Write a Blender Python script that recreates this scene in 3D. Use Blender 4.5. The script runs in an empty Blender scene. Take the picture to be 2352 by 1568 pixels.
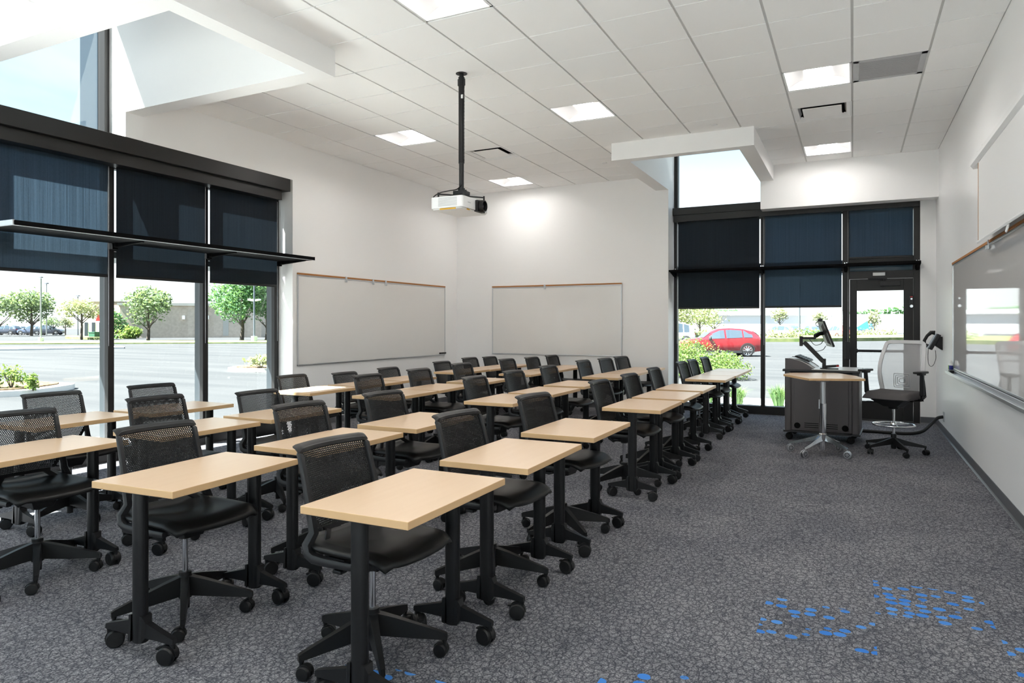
import bpy, math, random
from mathutils import Vector, Matrix
random.seed(7)
SC = bpy.context.scene
COL = SC.collection
PI = math.pi
SKY_STRENGTH, SUN_STRENGTH, EXPOSURE = .72, 19.0, 1.5

# ------------------------------------------------------------------ camera (calibrated on the ceiling grid)
F_PX, CX, CY, YAW, CAM_H = 1572.06, 1176.0, 744.3, 0.46197, 1.425
cs, sn = math.cos(YAW), math.sin(YAW)

def ray(px, py):
    a = (px - CX) / F_PX
    u = -(py - CY) / F_PX
    return Vector((a * cs - sn, a * sn + cs, u))

def at_z(px, py, z):
    d = ray(px, py)
    return d * ((z - CAM_H) / d.z) + Vector((0, 0, CAM_H))

def at_x(px, py, x):
    d = ray(px, py)
    return d * (x / d.x) + Vector((0, 0, CAM_H))

def at_y(px, py, y):
    d = ray(px, py)
    return d * (y / d.y) + Vector((0, 0, CAM_H))

cam = bpy.data.cameras.new('camera')
cam.sensor_width = 36.0
cam.lens = F_PX * 36.0 / 2352.0
cam.shift_y = (CY - 784.0) / 2352.0
cam.clip_start, cam.clip_end = 0.05, 2000
co = bpy.data.objects.new('camera', cam)
COL.objects.link(co)
co.location = (0, 0, CAM_H)
co.rotation_euler = (PI / 2, 0, YAW)
SC.camera = co

# ------------------------------------------------------------------ materials
def mat(name, color=(.8, .8, .8), rough=.5, metal=0.0, spec=.5, coat=0.0, trans=0.0):
    m = bpy.data.materials.new(name)
    m.use_nodes = True
    b = m.node_tree.nodes['Principled BSDF']
    b.inputs['Base Color'].default_value = (*color, 1)
    b.inputs['Roughness'].default_value = rough
    b.inputs['Metallic'].default_value = metal
    b.inputs['Specular IOR Level'].default_value = spec
    b.inputs['Coat Weight'].default_value = coat
    b.inputs['Coat Roughness'].default_value = .15
    return m

class NT:
    """small helper round a node tree"""
    def __init__(self, m):
        self.t = m.node_tree
        self.b = self.t.nodes.get('Principled BSDF')
        self.out = self.t.nodes.get('Material Output')
    def n(self, kind, **kw):
        nd = self.t.nodes.new(kind)
        for k, v in kw.items():
            if k.startswith('i_'):
                key = k[2:]
                key = int(key) if key.isdigit() else key.replace('_', ' ')
                nd.inputs[key].default_value = v
            else:
                setattr(nd, k, v)
        return nd
    def l(self, a, b):
        self.t.links.new(a, b)
    def math(self, op, a, b=None, clamp=False):
        nd = self.t.nodes.new('ShaderNodeMath')
        nd.operation = op
        nd.use_clamp = clamp
        for i, v in enumerate((a, b)):
            if v is None:
                continue
            if isinstance(v, (int, float)):
                nd.inputs[i].default_value = v
            else:
                self.l(v, nd.inputs[i])
        return nd.outputs[0]
    def ramp(self, fac, stops):
        r = self.t.nodes.new('ShaderNodeValToRGB')
        els = r.color_ramp.elements
        while len(els) < len(stops):
            els.new(.5)
        for e, (p, c) in zip(els, stops):
            e.position = p
            e.color = (*c, 1)
        self.l(fac, r.inputs[0])
        return r.outputs[0]
    def mix(self, fac, a, b):
        nd = self.t.nodes.new('ShaderNodeMix')
        nd.data_type = 'RGBA'
        for s, v in ((nd.inputs[0], fac), (nd.inputs[6], a), (nd.inputs[7], b)):
            if isinstance(v, (int, float)):
                s.default_value = v
            elif isinstance(v, tuple):
                s.default_value = (*v, 1)
            else:
                self.l(v, s)
        return nd.outputs[2]

def add_noise_bump(m, scale=200, strength=.05, dist=.002):
    t = NT(m)
    tc = t.n('ShaderNodeTexCoord')
    no = t.n('ShaderNodeTexNoise', i_Scale=scale, i_Detail=3.0)
    t.l(tc.outputs['Object'], no.inputs['Vector'])
    bp = t.n('ShaderNodeBump', i_Strength=strength, i_Distance=dist)
    t.l(no.outputs['Fac'], bp.inputs['Height'])
    t.l(bp.outputs['Normal'], t.b.inputs['Normal'])

M = {}
M['wall'] = mat('wall_paint', (.90, .892, .886), .5, spec=.3)
add_noise_bump(M['wall'], 120, .03)
M['wall_satin'] = mat('satin_wall_paint', (.88, .88, .88), .34, spec=.45)
add_noise_bump(M['wall_satin'], 60, .04)
M['trim'] = mat('white_gypsum', (.91, .906, .90), .55, spec=.3)
M['tile'] = mat('ceiling_tile', (.93, .926, .92), .9, spec=.15)
add_noise_bump(M['tile'], 400, .12)
M['grid'] = mat('ceiling_grid', (.62, .615, .605), .6, spec=.2)
M['base'] = mat('grey_rubber_base', (.10, .103, .112), .38, spec=.5)
M['frame'] = mat('dark_bronze_frame', (.016, .0145, .0145), .42, spec=.4)
M['frame_out'] = mat('anodised_frame', (.035, .043, .05), .3, spec=.6)
M['header'] = mat('dark_header_metal', (.0065, .0057, .0053), .38, spec=.5)
M['black'] = mat('black_plastic', (.009, .009, .0095), .42, spec=.35)
M['black_mesh'] = mat('black_perforated_plastic', (.008, .008, .0085), .42, spec=.32)
M['grey_blk'] = mat('charcoal_plastic', (.016, .016, .0175), .40, spec=.35)
M['seat'] = mat('black_seat_plastic', (.009, .009, .009), .40, spec=.32)
M['black_metal'] = mat('black_powder_coat', (.008, .008, .0088), .38, spec=.36)
M['shelf_black'] = mat('matte_black_shelf', (.005, .005, .0055), .7, spec=.04)
M['wheel'] = mat('caster_wheel', (.006, .006, .0065), .45, spec=.4)
M['chrome'] = mat('chrome', (.75, .76, .78), .12, metal=1.0)
M['alu'] = mat('brushed_aluminium', (.62, .63, .65), .32, metal=1.0)
M['whiteplastic'] = mat('white_plastic', (.84, .84, .84), .35)
M['greyplastic'] = mat('grey_plastic', (.45, .45, .46), .45)
M['board'] = mat('whiteboard_enamel', (.80, .785, .765), .09, spec=.55)
M['board_gloss'] = mat('glossy_board_enamel', (.74, .73, .72), .035, spec=.6)
M['cork'] = mat('cork_rail', (.42, .19, .07), .8, spec=.2)
add_noise_bump(M['cork'], 500, .3)
M['screen'] = mat('projection_fabric', (.80, .80, .80), .85, spec=.1)
M['cart'] = mat('charcoal_cart_laminate', (.098, .088, .090), .42, spec=.4)
M['cart_dark'] = mat('cart_black_trim', (.018, .017, .018), .4)
M['cart_top'] = mat('light_grey_top', (.62, .62, .61), .3)
M['upholstery'] = mat('charcoal_upholstery', (.092, .086, .087), .85, spec=.2)
add_noise_bump(M['upholstery'], 900, .3)
M['slot'] = mat('dark_slot', (.004, .004, .004), .8, spec=.1)
M['return'] = mat('perforated_grey_metal', (.40, .39, .395), .6)
M['yellow'] = mat('amber_strip', (.75, .42, .02), .4)
M['red'] = mat('red_paint_small', (.5, .02, .02), .4)
M['cable'] = mat('black_cable', (.008, .008, .008), .5)
M['lensglass'] = mat('lens_glass', (.01, .008, .014), .05, spec=.8)
M['stoolframe'] = mat('pale_grey_frame', (.60, .60, .61), .45)
M['bluelabel'] = mat('blue_label', (.03, .04, .30), .4)
M['greenlabel'] = mat('green_label', (.25, .50, .05), .4)
M['clearwheel'] = mat('clear_caster_wheel', (.30, .30, .31), .2)

# maple laminate
m = M['maple'] = mat('maple_laminate', (.7, .5, .3), .28, spec=.5)
t = NT(m)
tc = t.n('ShaderNodeTexCoord')
oi = t.n('ShaderNodeObjectInfo')
mp = t.n('ShaderNodeMapping')
mp.inputs['Scale'].default_value = (34, 3.0, 34)
t.l(tc.outputs['Object'], mp.inputs['Vector'])
w4 = t.math('MULTIPLY', oi.outputs['Random'], 40.0)
no = t.n('ShaderNodeTexNoise', noise_dimensions='4D', i_Scale=1.0, i_Detail=5.0, i_Roughness=.6)
t.l(mp.outputs['Vector'], no.inputs['Vector'])
t.l(w4, no.inputs['W'])
c = t.ramp(no.outputs['Fac'], [(.2, (.76, .535, .355)), (.55, (.79, .57, .39)), (.85, (.81, .59, .41))])
t.l(c, t.b.inputs['Base Color'])
m = M['maple_edge'] = mat('maple_edge_band', (.68, .44, .23), .45, spec=.35)

# carpet: heathered grey with dark crackle and scattered blue ovals inside a few inlaid areas
m = M['carpet'] = mat('carpet', (.2, .2, .2), .95, spec=.08)
t = NT(m)
tc = t.n('ShaderNodeTexCoord')
pos = tc.outputs['Object']
fib = t.n('ShaderNodeTexNoise', i_Scale=125.0, i_Detail=5.0, i_Roughness=.8)
t.l(pos, fib.inputs['Vector'])
base = t.ramp(fib.outputs['Fac'], [(.35, (.045, .048, .060)), (.49, (.178, .180, .197)), (.64, (.50, .49, .505))])
warp = t.n('ShaderNodeTexNoise', i_Scale=30.0, i_Detail=2.0)
t.l(pos, warp.inputs['Vector'])
wv = t.n('ShaderNodeVectorMath', operation='SCALE')
wv.inputs[3].default_value = .03
t.l(warp.outputs['Color'], wv.inputs[0])
wa = t.n('ShaderNodeVectorMath', operation='ADD')
t.l(pos, wa.inputs[0])
t.l(wv.outputs[0], wa.inputs[1])
mpc = t.n('ShaderNodeMapping')
mpc.inputs['Scale'].default_value = (34, 26, 1)
t.l(wa.outputs[0], mpc.inputs['Vector'])
crk = t.n('ShaderNodeTexVoronoi', feature='DISTANCE_TO_EDGE', i_Scale=1.0)
t.l(mpc.outputs['Vector'], crk.inputs['Vector'])
crm = t.ramp(crk.outputs['Distance'], [(.0, (.36, .38, .42)), (.12, (.88, .88, .89)), (.35, (1.15, 1.15, 1.14))])
mul = t.n('ShaderNodeMix', data_type='RGBA', blend_type='MULTIPLY')
mul.inputs[0].default_value = 1.0
t.l(base, mul.inputs[6])
t.l(crm, mul.inputs[7])
big = t.n('ShaderNodeTexNoise', i_Scale=1.6, i_Detail=3.0)
t.l(pos, big.inputs['Vector'])
bgr = t.ramp(big.outputs['Fac'], [(.3, (.78, .78, .80)), (.7, (1.1, 1.08, 1.06))])
mul2 = t.n('ShaderNodeMix', data_type='RGBA', blend_type='MULTIPLY')
mul2.inputs[0].default_value = 1
t.l(mul.outputs[2], mul2.inputs[6])
t.l(bgr, mul2.inputs[7])
# blue ovals
mpb = t.n('ShaderNodeMapping')
mpb.inputs['Scale'].default_value = (14, 17, 1)
t.l(pos, mpb.inputs['Vector'])
vb = t.n('ShaderNodeTexVoronoi', feature='F1', i_Scale=1.0, i_Randomness=.55)
t.l(mpb.outputs['Vector'], vb.inputs['Vector'])
sep = t.n('ShaderNodeSeparateColor')
t.l(vb.outputs['Color'], sep.inputs[0])
dot = t.math('LESS_THAN', vb.outputs['Distance'], .40)
pick = t.math('GREATER_THAN', sep.outputs[0], .46)
sx = t.n('ShaderNodeSeparateXYZ')
t.l(pos, sx.inputs[0])
CARPET_RECTS = []          # filled below with the inlaid areas
def rect_mask(x0, x1, y0, y1):
    a = t.math('MULTIPLY', t.math('GREATER_THAN', sx.outputs[0], x0), t.math('LESS_THAN', sx.outputs[0], x1))
    b = t.math('MULTIPLY', t.math('GREATER_THAN', sx.outputs[1], y0), t.math('LESS_THAN', sx.outputs[1], y1))
    return t.math('MULTIPLY', a, b)
rects = [(-.40, .095, 3.34, 3.81), (.10, .60, 3.81, 4.31), (.60, 1.06, 3.31, 3.81), (-.91, -.41, 2.35, 2.80), (-1.90, -1.41, 1.85, 2.32)]
acc = None
for r_ in rects:
    k = rect_mask(*r_)
    acc = k if acc is None else t.math('MAXIMUM', acc, k)
fade = t.math('GREATER_THAN', fib.outputs['Fac'], t.math('ADD', t.math('MULTIPLY', t.math('POWER', sep.outputs[2], 1.5), .24), .34))
bl = t.math('MULTIPLY', t.math('MULTIPLY', dot, pick), acc)
bl = t.math('MULTIPLY', bl, fade)
bluecol = t.mix(sep.outputs[1], (.045, .20, .62), (.10, .30, .72))
fin = t.mix(bl, mul2.outputs[2], bluecol)
t.l(fin, t.b.inputs['Base Color'])
bp = t.n('ShaderNodeBump', i_Strength=.6, i_Distance=.004)
t.l(fib.outputs['Fac'], bp.inputs['Height'])
t.l(bp.outputs['Normal'], t.b.inputs['Normal'])

# thin architectural glass
def glass_mat(name, tint, refl=.06):
    m = bpy.data.materials.new(name)
    m.use_nodes = True
    t = NT(m)
    t.t.nodes.remove(t.b)
    tr = t.n('ShaderNodeBsdfTransparent')
    tr.inputs[0].default_value = (*tint, 1)
    gl = t.n('ShaderNodeBsdfGlossy', i_Roughness=.0)
    lw = t.n('ShaderNodeLayerWeight', i_Blend=.5)
    mx = t.n('ShaderNodeMixShader')
    t.l(t.math('ADD', t.math('MULTIPLY', t.math('POWER', lw.outputs['Facing'], 5.0), .5), .022), mx.inputs[0])
    t.l(tr.outputs[0], mx.inputs[1])
    t.l(gl.outputs[0], mx.inputs[2])
    t.l(mx.outputs[0], t.out.inputs[0])
    return m
M['glass'] = glass_mat('window_glass', (.93, .97, .96))
M['mesh_grey'] = None

# dark woven blind fabric: mostly opaque, slightly see-through, vertical slubs
def blind_mat(name, glow, openness):
    m = mat(name, (.016, .017, .019), .8, spec=.1)
    t = NT(m)
    tc = t.n('ShaderNodeTexCoord')
    mp = t.n('ShaderNodeMapping')
    mp.inputs['Scale'].default_value = (700, 700, 60)
    t.l(tc.outputs['Object'], mp.inputs['Vector'])
    no = t.n('ShaderNodeTexNoise', i_Scale=1.0, i_Detail=4.0, i_Roughness=.65)
    t.l(mp.outputs['Vector'], no.inputs['Vector'])
    mp2 = t.n('ShaderNodeMapping')
    mp2.inputs['Scale'].default_value = (190, 190, .9)
    t.l(tc.outputs['Object'], mp2.inputs['Vector'])
    no2 = t.n('ShaderNodeTexNoise', i_Scale=1.0, i_Detail=3.0)
    t.l(mp2.outputs['Vector'], no2.inputs['Vector'])
    s = t.math('ADD', t.math('MULTIPLY', no.outputs['Fac'], .6), t.math('MULTIPLY', no2.outputs['Fac'], .4))
    op = t.ramp(s, [(.38, (openness * .45,) * 3), (.62, (openness * 1.5,) * 3)])
    tr = t.n('ShaderNodeBsdfTransparent')
    tr.inputs[0].default_value = (.60, .80, 1.0, 1)
    tl = t.n('ShaderNodeBsdfTranslucent')
    t.l(t.ramp(s, [(.38, (.026 * glow, .033 * glow, .039 * glow)), (.62, (.052 * glow, .063 * glow, .072 * glow))]), tl.inputs[0])
    ad = t.n('ShaderNodeAddShader')
    t.l(t.b.outputs[0], ad.inputs[0])
    t.l(tl.outputs[0], ad.inputs[1])
    mx = t.n('ShaderNodeMixShader')
    t.l(op, mx.inputs[0])
    t.l(ad.outputs[0], mx.inputs[1])
    t.l(tr.outputs[0], mx.inputs[2])
    t.l(mx.outputs[0], t.out.inputs[0])
    return m
M['blind'] = blind_mat('blind_fabric', 1.7, .12)
M['blind_shaded'] = blind_mat('shaded_blind_fabric', .7, .045)  # same cloth, darkened to imitate the dim view behind some blinds

# fine see-through office-chair mesh
m = M['mesh_grey'] = mat('pale_grey_mesh', (.55, .55, .56), .7, spec=.2)
t = NT(m)
tr = t.n('ShaderNodeBsdfTransparent')
mx = t.n('ShaderNodeMixShader')
mx.inputs[0].default_value = .42
t.l(t.b.outputs[0], mx.inputs[1])
t.l(tr.outputs[0], mx.inputs[2])
t.l(mx.outputs[0], t.out.inputs[0])

def emis(name, color, strength):
    m = bpy.data.materials.new(name)
    m.use_nodes = True
    t = NT(m)
    t.t.nodes.remove(t.b)
    e = t.n('ShaderNodeEmission')
    e.inputs[0].default_value = (*color, 1)
    e.inputs[1].default_value = strength
    t.l(e.outputs[0], t.out.inputs[0])
    return m
M['lamp'] = emis('lamp_diffuser', (1.0, .965, .93), 14.0)
M['reflector'] = mat('lamp_reflector', (.50, .50, .50), .6, spec=.2)

# outdoors
M['asphalt'] = mat('asphalt', (.40, .41, .42), .9, spec=.2)
t = NT(M['asphalt'])
tc = t.n('ShaderNodeTexCoord')
mp = t.n('ShaderNodeMapping'); mp.inputs['Scale'].default_value = (.05, .5, 1)
t.l(tc.outputs['Object'], mp.inputs['Vector'])
no = t.n('ShaderNodeTexNoise', i_Scale=2.0, i_Detail=5.0)
t.l(mp.outputs['Vector'], no.inputs['Vector'])
t.l(t.ramp(no.outputs['Fac'], [(.35, (.043, .0445, .047)), (.65, (.060, .0605, .062))]), t.b.inputs['Base Color'])
M['concrete'] = mat('concrete', (.60, .60, .59), .9, spec=.2)
def patchy(name, c0, c1, scale, rough=.95):
    m = mat(name, c0, rough, spec=.1)
    t = NT(m)
    tc = t.n('ShaderNodeTexCoord')
    no = t.n('ShaderNodeTexNoise', i_Scale=scale, i_Detail=5.0)
    t.l(tc.outputs['Object'], no.inputs['Vector'])
    t.l(t.ramp(no.outputs['Fac'], [(.35, c0), (.65, c1)]), t.b.inputs['Base Color'])
    return m
M['grass'] = patchy('lawn', (0.104, 0.156, 0.046), (0.221, 0.234, 0.104), 1.5)
M['mulch'] = patchy('mulch', (0.080, 0.050, 0.030), (0.210, 0.150, 0.095), 9)
M['gravel'] = patchy('gravel', (0.110, 0.075, 0.055), (0.275, 0.235, 0.200), 40)
def leaf_mat(name, c0, c1):
    m = mat(name, c0, .7, spec=.15)
    t = NT(m)
    g = t.n('ShaderNodeNewGeometry')
    t.l(t.ramp(g.outputs['Random Per Island'], [(0, c0), (1, c1)]), t.b.inputs['Base Color'])
    tl = t.n('ShaderNodeBsdfTranslucent')
    tl.inputs[0].default_value = (c1[0], c1[1], c1[2] * .6, 1)
    mx = t.n('ShaderNodeMixShader'); mx.inputs[0].default_value = .35
    t.l(t.b.outputs[0], mx.inputs[1]); t.l(tl.outputs[0], mx.inputs[2])
    t.l(mx.outputs[0], t.out.inputs[0])
    return m
M['leaf_mid'] = leaf_mat('leaves_mid_green', (.115, .175, .095), (.235, .305, .185))
M['leaf_dark'] = leaf_mat('leaves_deep_green', (.055, .145, .075), (.155, .275, .135))
M['leaf_pale'] = leaf_mat('leaves_pale_yellow_green', (.23, .27, .15), (.40, .42, .27))
M['leaf_bush'] = leaf_mat('leaves_bush', (0.072, 0.154, 0.033), (0.231, 0.303, 0.110))
M['blade'] = leaf_mat('grass_blades', (0.088, 0.198, 0.066), (0.220, 0.319, 0.154))
M['bark'] = patchy('bark', (0.060, 0.048, 0.039), (0.132, 0.108, 0.090), 8)
M['brick_tan'] = patchy('tan_brick', (0.506, 0.422, 0.357), (0.590, 0.498, 0.422), 3)
M['cream'] = mat('cream_render', (0.570, 0.508, 0.431), .9)
M['salmon'] = mat('salmon_brick', (0.528, 0.370, 0.299), .9)
M['white_wall'] = mat('white_panel', (.82, .82, .82), .7)
M['roofcap'] = mat('pale_coping', (0.432, 0.420, 0.396), .7)
M['darkglass'] = mat('dark_glazing', (.03, .04, .05), .1, spec=.6)
M['carred'] = mat('red_car_paint', (0.300, 0.011, 0.017), .22, spec=.5, coat=.8)
M['carblue'] = mat('blue_grey_car_paint', (.10, .13, .20), .25, spec=.5, coat=.8)
M['carsilver'] = mat('silver_car_paint', (.50, .52, .55), .25, metal=.4, coat=.8)
M['carwhite'] = mat('white_car_paint', (.8, .8, .8), .25, coat=.8)
M['cardark'] = mat('dark_car_paint', (.07, .085, .12), .25, coat=.8)
M['carpink'] = mat('faded_red_car_paint', (.55, .16, .14), .3, coat=.6)
M['carglass'] = mat('car_glass', (.05, .07, .09), .04, spec=.7)
M['cladding'] = mat('car_cladding', (.03, .03, .032), .6)
M['tyre'] = mat('tyre', (.015, .015, .015), .8)
M['rim'] = mat('alloy_rim', (.65, .66, .68), .25, metal=.9)
M['taillight'] = mat('red_lens', (.45, .01, .01), .15)
M['headlight'] = mat('clear_lens', (.75, .78, .80), .08)
M['polemetal'] = mat('light_pole_metal', (0.091, 0.105, 0.133), .5)
M['polepale'] = mat('pale_pole_metal', (0.252, 0.264, 0.270), .5)
M['hill'] = patchy('hill_grass', (0.110, 0.176, 0.077), (0.187, 0.231, 0.121), .02)
M['bluepanel'] = mat('blue_panel', (.06, .30, .75), .5)
M['greenbox'] = mat('dark_green_metal', (.02, .08, .05), .5)
M['shade_blue'] = mat('blue_grey_sunshade', (.10, .17, .26), .5)
M['fin'] = mat('exterior_metal_cladding', (.022, .034, .048), .35, spec=.5)

# ------------------------------------------------------------------ mesh builder
class MB:
    def __init__(self):
        self.v, self.f, self.mi, self.cur = [], [], [], 0
    def add(self, vs, fs, mi=None):
        o = len(self.v)
        self.v += [tuple(p) for p in vs]
        k = self.cur if mi is None else mi
        for f in fs:
            self.f.append(tuple(i + o for i in f))
            self.mi.append(k)
        return self
    def box(self, x0, x1, y0, y1, z0, z1):
        v = [(x0, y0, z0), (x1, y0, z0), (x1, y1, z0), (x0, y1, z0), (x0, y0, z1), (x1, y0, z1), (x1, y1, z1), (x0, y1, z1)]
        return self.add(v, [(0, 3, 2, 1), (4, 5, 6, 7), (0, 1, 5, 4), (1, 2, 6, 5), (2, 3, 7, 6), (3, 0, 4, 7)])
    def hexa(self, lo, hi):
        """box from two 4-point loops"""
        return self.add(list(lo) + list(hi), [(0, 3, 2, 1), (4, 5, 6, 7), (0, 1, 5, 4), (1, 2, 6, 5), (2, 3, 7, 6), (3, 0, 4, 7)])
    def obox(self, c, size, rot=None):
        sx_, sy_, sz_ = (s / 2 for s in size)
        pts = [Vector(p) for p in ((-sx_, -sy_, -sz_), (sx_, -sy_, -sz_), (sx_, sy_, -sz_), (-sx_, sy_, -sz_),
                                   (-sx_, -sy_, sz_), (sx_, -sy_, sz_), (sx_, sy_, sz_), (-sx_, sy_, sz_))]
        if rot is not None:
            pts = [rot @ p for p in pts]
        c = Vector(c)
        return self.add([c + p for p in pts], [(0, 3, 2, 1), (4, 5, 6, 7), (0, 1, 5, 4), (1, 2, 6, 5), (2, 3, 7, 6), (3, 0, 4, 7)])
    def cyl(self, p0, p1, r0, r1=None, n=16, caps=True, sx_=1.0):
        r1 = r0 if r1 is None else r1
        p0, p1 = Vector(p0), Vector(p1)
        d = (p1 - p0).normalized()
        a = Vector((1, 0, 0)) if abs(d.z) > .9 else Vector((0, 0, 1))
        x = d.cross(a).normalized()
        y = d.cross(x)
        if abs(d.z) > .9:
            x, y = Vector((1, 0, 0)), Vector((0, 1 if d.z > 0 else -1, 0))
        vs = []
        for p, r in ((p0, r0), (p1, r1)):
            for i in range(n):
                q = 2 * PI * i / n
                vs.append(p + x * (math.cos(q) * r * sx_) + y * (math.sin(q) * r))
        fs = [(i, (i + 1) % n, n + (i + 1) % n, n + i) for i in range(n)]
        if caps:
            fs += [tuple(range(n - 1, -1, -1)), tuple(range(n, 2 * n))]
        return self.add(vs, fs)
    def lathe(self, prof, c=(0, 0, 0), n=24, axis='z'):
        vs, fs = [], []
        for r, z in prof:
            for i in range(n):
                q = 2 * PI * i / n
                a, b = r * math.cos(q), r * math.sin(q)
                p = {'z': (a, b, z), 'y': (a, z, b), 'x': (z, a, b)}[axis]
                vs.append((p[0] + c[0], p[1] + c[1], p[2] + c[2]))
        for j in range(len(prof) - 1):
            for i in range(n):
                k = (i + 1) % n
                fs.append((j * n + i, j * n + k, (j + 1) * n + k, (j + 1) * n + i))
        return self.add(vs, fs)
    def sweep(self, pts, prof, up=(0, 0, 1), closed=False, caps=True, scale=None):
        """prof: list of (side, up) offsets; up may be one vector or one per point"""
        pts = [Vector(p) for p in pts]
        n, k = len(pts), len(prof)
        vs = []
        for i, p in enumerate(pts):
            if closed:
                tg = pts[(i + 1) % n] - pts[i - 1]
            else:
                tg = pts[min(i + 1, n - 1)] - pts[max(i - 1, 0)]
            tg.normalize()
            u = Vector(up[i]) if isinstance(up, list) else Vector(up)
            s = tg.cross(u)
            if s.length < 1e-5:
                s = tg.cross(Vector((1, 0, 0)))
            s.normalize()
            w = s.cross(tg).normalized()
            g = 1.0 if scale is None else scale[i]
            for a, b in prof:
                vs.append(p + s * a * g + w * b * g)
        fs = []
        for i in range(n if closed else n - 1):
            j = (i + 1) % n
            for q in range(k):
                r = (q + 1) % k
                fs.append((i * k + q, i * k + r, j * k + r, j * k + q))
        if caps and not closed:
            fs.append(tuple(range(k - 1, -1, -1)))
            fs.append(tuple((n - 1) * k + q for q in range(k)))
        return self.add(vs, fs)
    def tube(self, pts, r, n=8, closed=False):
        if len(pts) > 3 and not closed:
            P = [Vector(p) for p in pts]; P = [P[0] * 2 - P[1]] + P + [P[-1] * 2 - P[-2]]; pts = []
            for i in range(1, len(P) - 2):
                for s in range(5):
                    q = s / 5; p0, p1, p2, p3 = P[i - 1:i + 3]
                    pts.append(.5 * ((2 * p1) + (p2 - p0) * q + (2 * p0 - 5 * p1 + 4 * p2 - p3) * q * q + (3 * p1 - p0 - 3 * p2 + p3) * q ** 3))
            pts.append(P[-2])
        return self.sweep(pts, [(r * math.cos(2 * PI * i / n), r * math.sin(2 * PI * i / n)) for i in range(n)], (0.013, .02, 1), closed)
    def prism(self, poly, a0, a1, axis='z'):
        """poly: list of 2-D points; axis z:(x,y) y:(x,z) x:(y,z)"""
        f = {'z': lambda p, a: (p[0], p[1], a), 'y': lambda p, a: (p[0], a, p[1]), 'x': lambda p, a: (a, p[0], p[1])}[axis]
        n = len(poly)
        vs = [f(p, a0) for p in poly] + [f(p, a1) for p in poly]
        fs = [tuple(range(n - 1, -1, -1)), tuple(range(n, 2 * n))] + [(i, (i + 1) % n, n + (i + 1) % n, n + i) for i in range(n)]
        return self.add(vs, fs)
    def grid(self, fn, nu, nv):
        vs = [fn(i / nu, j / nv) for j in range(nv + 1) for i in range(nu + 1)]
        w = nu + 1
        return self.add(vs, [(j * w + i, j * w + i + 1, (j + 1) * w + i + 1, (j + 1) * w + i) for j in range(nv) for i in range(nu)])
    def xform(self, mx):
        self.v = [tuple(mx @ Vector(p)) for p in self.v]
        return self
    def build(self, name, mats, parent=None, loc=None, smooth=None, bevel=0.0, solid=0.0, segs=2):
        me = bpy.data.meshes.new(name)
        me.from_pydata(self.v, [], self.f)
        mats = mats if isinstance(mats, (list, tuple)) else [mats]
        for q in mats:
            me.materials.append(q)
        if len(mats) > 1:
            me.polygons.foreach_set('material_index', self.mi)
        me.update()
        import bmesh
        bm = bmesh.new(); bm.from_mesh(me)
        bmesh.ops.recalc_face_normals(bm, faces=bm.faces)
        bm.to_mesh(me); bm.free()
        if smooth is not None:
            me.polygons.foreach_set('use_smooth', [True] * len(me.polygons))
            me.set_sharp_from_angle(angle=math.radians(smooth))
        ob = bpy.data.objects.new(name, me)
        COL.objects.link(ob)
        if parent is not None:
            ob.parent = parent
        if loc is not None:
            ob.location = loc
        if solid:
            s = ob.modifiers.new('solid', 'SOLIDIFY'); s.thickness = solid; s.offset = -1
        if bevel:
            b = ob.modifiers.new('bevel', 'BEVEL'); b.width = bevel; b.segments = segs; b.limit_method = 'ANGLE'; b.angle_limit = .7
        return ob

def tag(o, label=None, cat=None, group=None, kind=None):
    if label: o['label'] = label
    if cat: o['category'] = cat
    if group: o['group'] = group
    if kind: o['kind'] = kind
    return o

def empty(name, loc=(0, 0, 0), rz=0.0, label=None, cat=None, group=None, kind=None):
    o = bpy.data.objects.new(name, None)
    COL.objects.link(o)
    o.location = loc
    o.rotation_euler = (0, 0, rz)
    o.empty_display_size = .1
    return tag(o, label, cat, group, kind)

def struct(o, label=None, cat=None):
    return tag(o, label, cat, None, 'structure')

KIDS = {}
def copy_tree(o, parent=None):
    c = o.copy()
    COL.objects.link(c)
    if parent is not None:
        c.parent = parent
        c.matrix_parent_inverse = o.matrix_parent_inverse.copy()
    for ch in list(o.children):
        copy_tree(ch, c)
    return c

def arc(cx, cy, r, a0, a1, n):
    return [(cx + r * math.cos(math.radians(a0 + (a1 - a0) * i / n)), cy + r * math.sin(math.radians(a0 + (a1 - a0) * i / n))) for i in range(n + 1)]

# ================================================================== ROOM SHELL
XL, XR, YB, YN, ZC = -6.66, 1.06, 11.05, -2.1, 3.841
TT = .6096
GX0, GY0 = -3.6628, 3.9826          # ceiling grid origin

f = MB().add([(-7.0, YN, 0), (XR + .1, YN, 0), (XR + .1, 11.55, 0), (-7.0, 11.55, 0)], [(0, 1, 2, 3)])
struct(f.build('floor', M['carpet']), 'grey heathered carpet floor with scattered blue ovals', 'floor')

w = MB()
w.box(-7.05, XL, YN, -1.9, 0, 4.0)
w.box(-7.05, XL, -1.9, 2.16, 3.34, 4.0)
w.box(-7.05, XL, 1.9, 2.16, 0, 3.34)
w.box(-7.05, XL, 6.84, 11.6, 0, 4.0)
w.box(-7.05, XL, 4.70, 6.84, 3.34, 4.0)
w.box(-7.05, XL, 2.16, 3.005, 3.34, 4.0)
struct(w.build('wall_left', M['wall']), 'white painted wall with the tall left windows', 'wall')

w = MB()
w.box(XL, -2.674, YB, 11.6, 0, 4.0)
w.box(-1.262, XR, YB, 11.30, 3.18, 4.0)
w.box(-1.262, XR, 11.30, 11.6, 3.36, 4.0)
w.box(.866, XR, 11.40, 11.6, 0, 3.36)
struct(w.build('wall_back', M['wall']), 'white back wall with the storefront window and door', 'wall')

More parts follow.
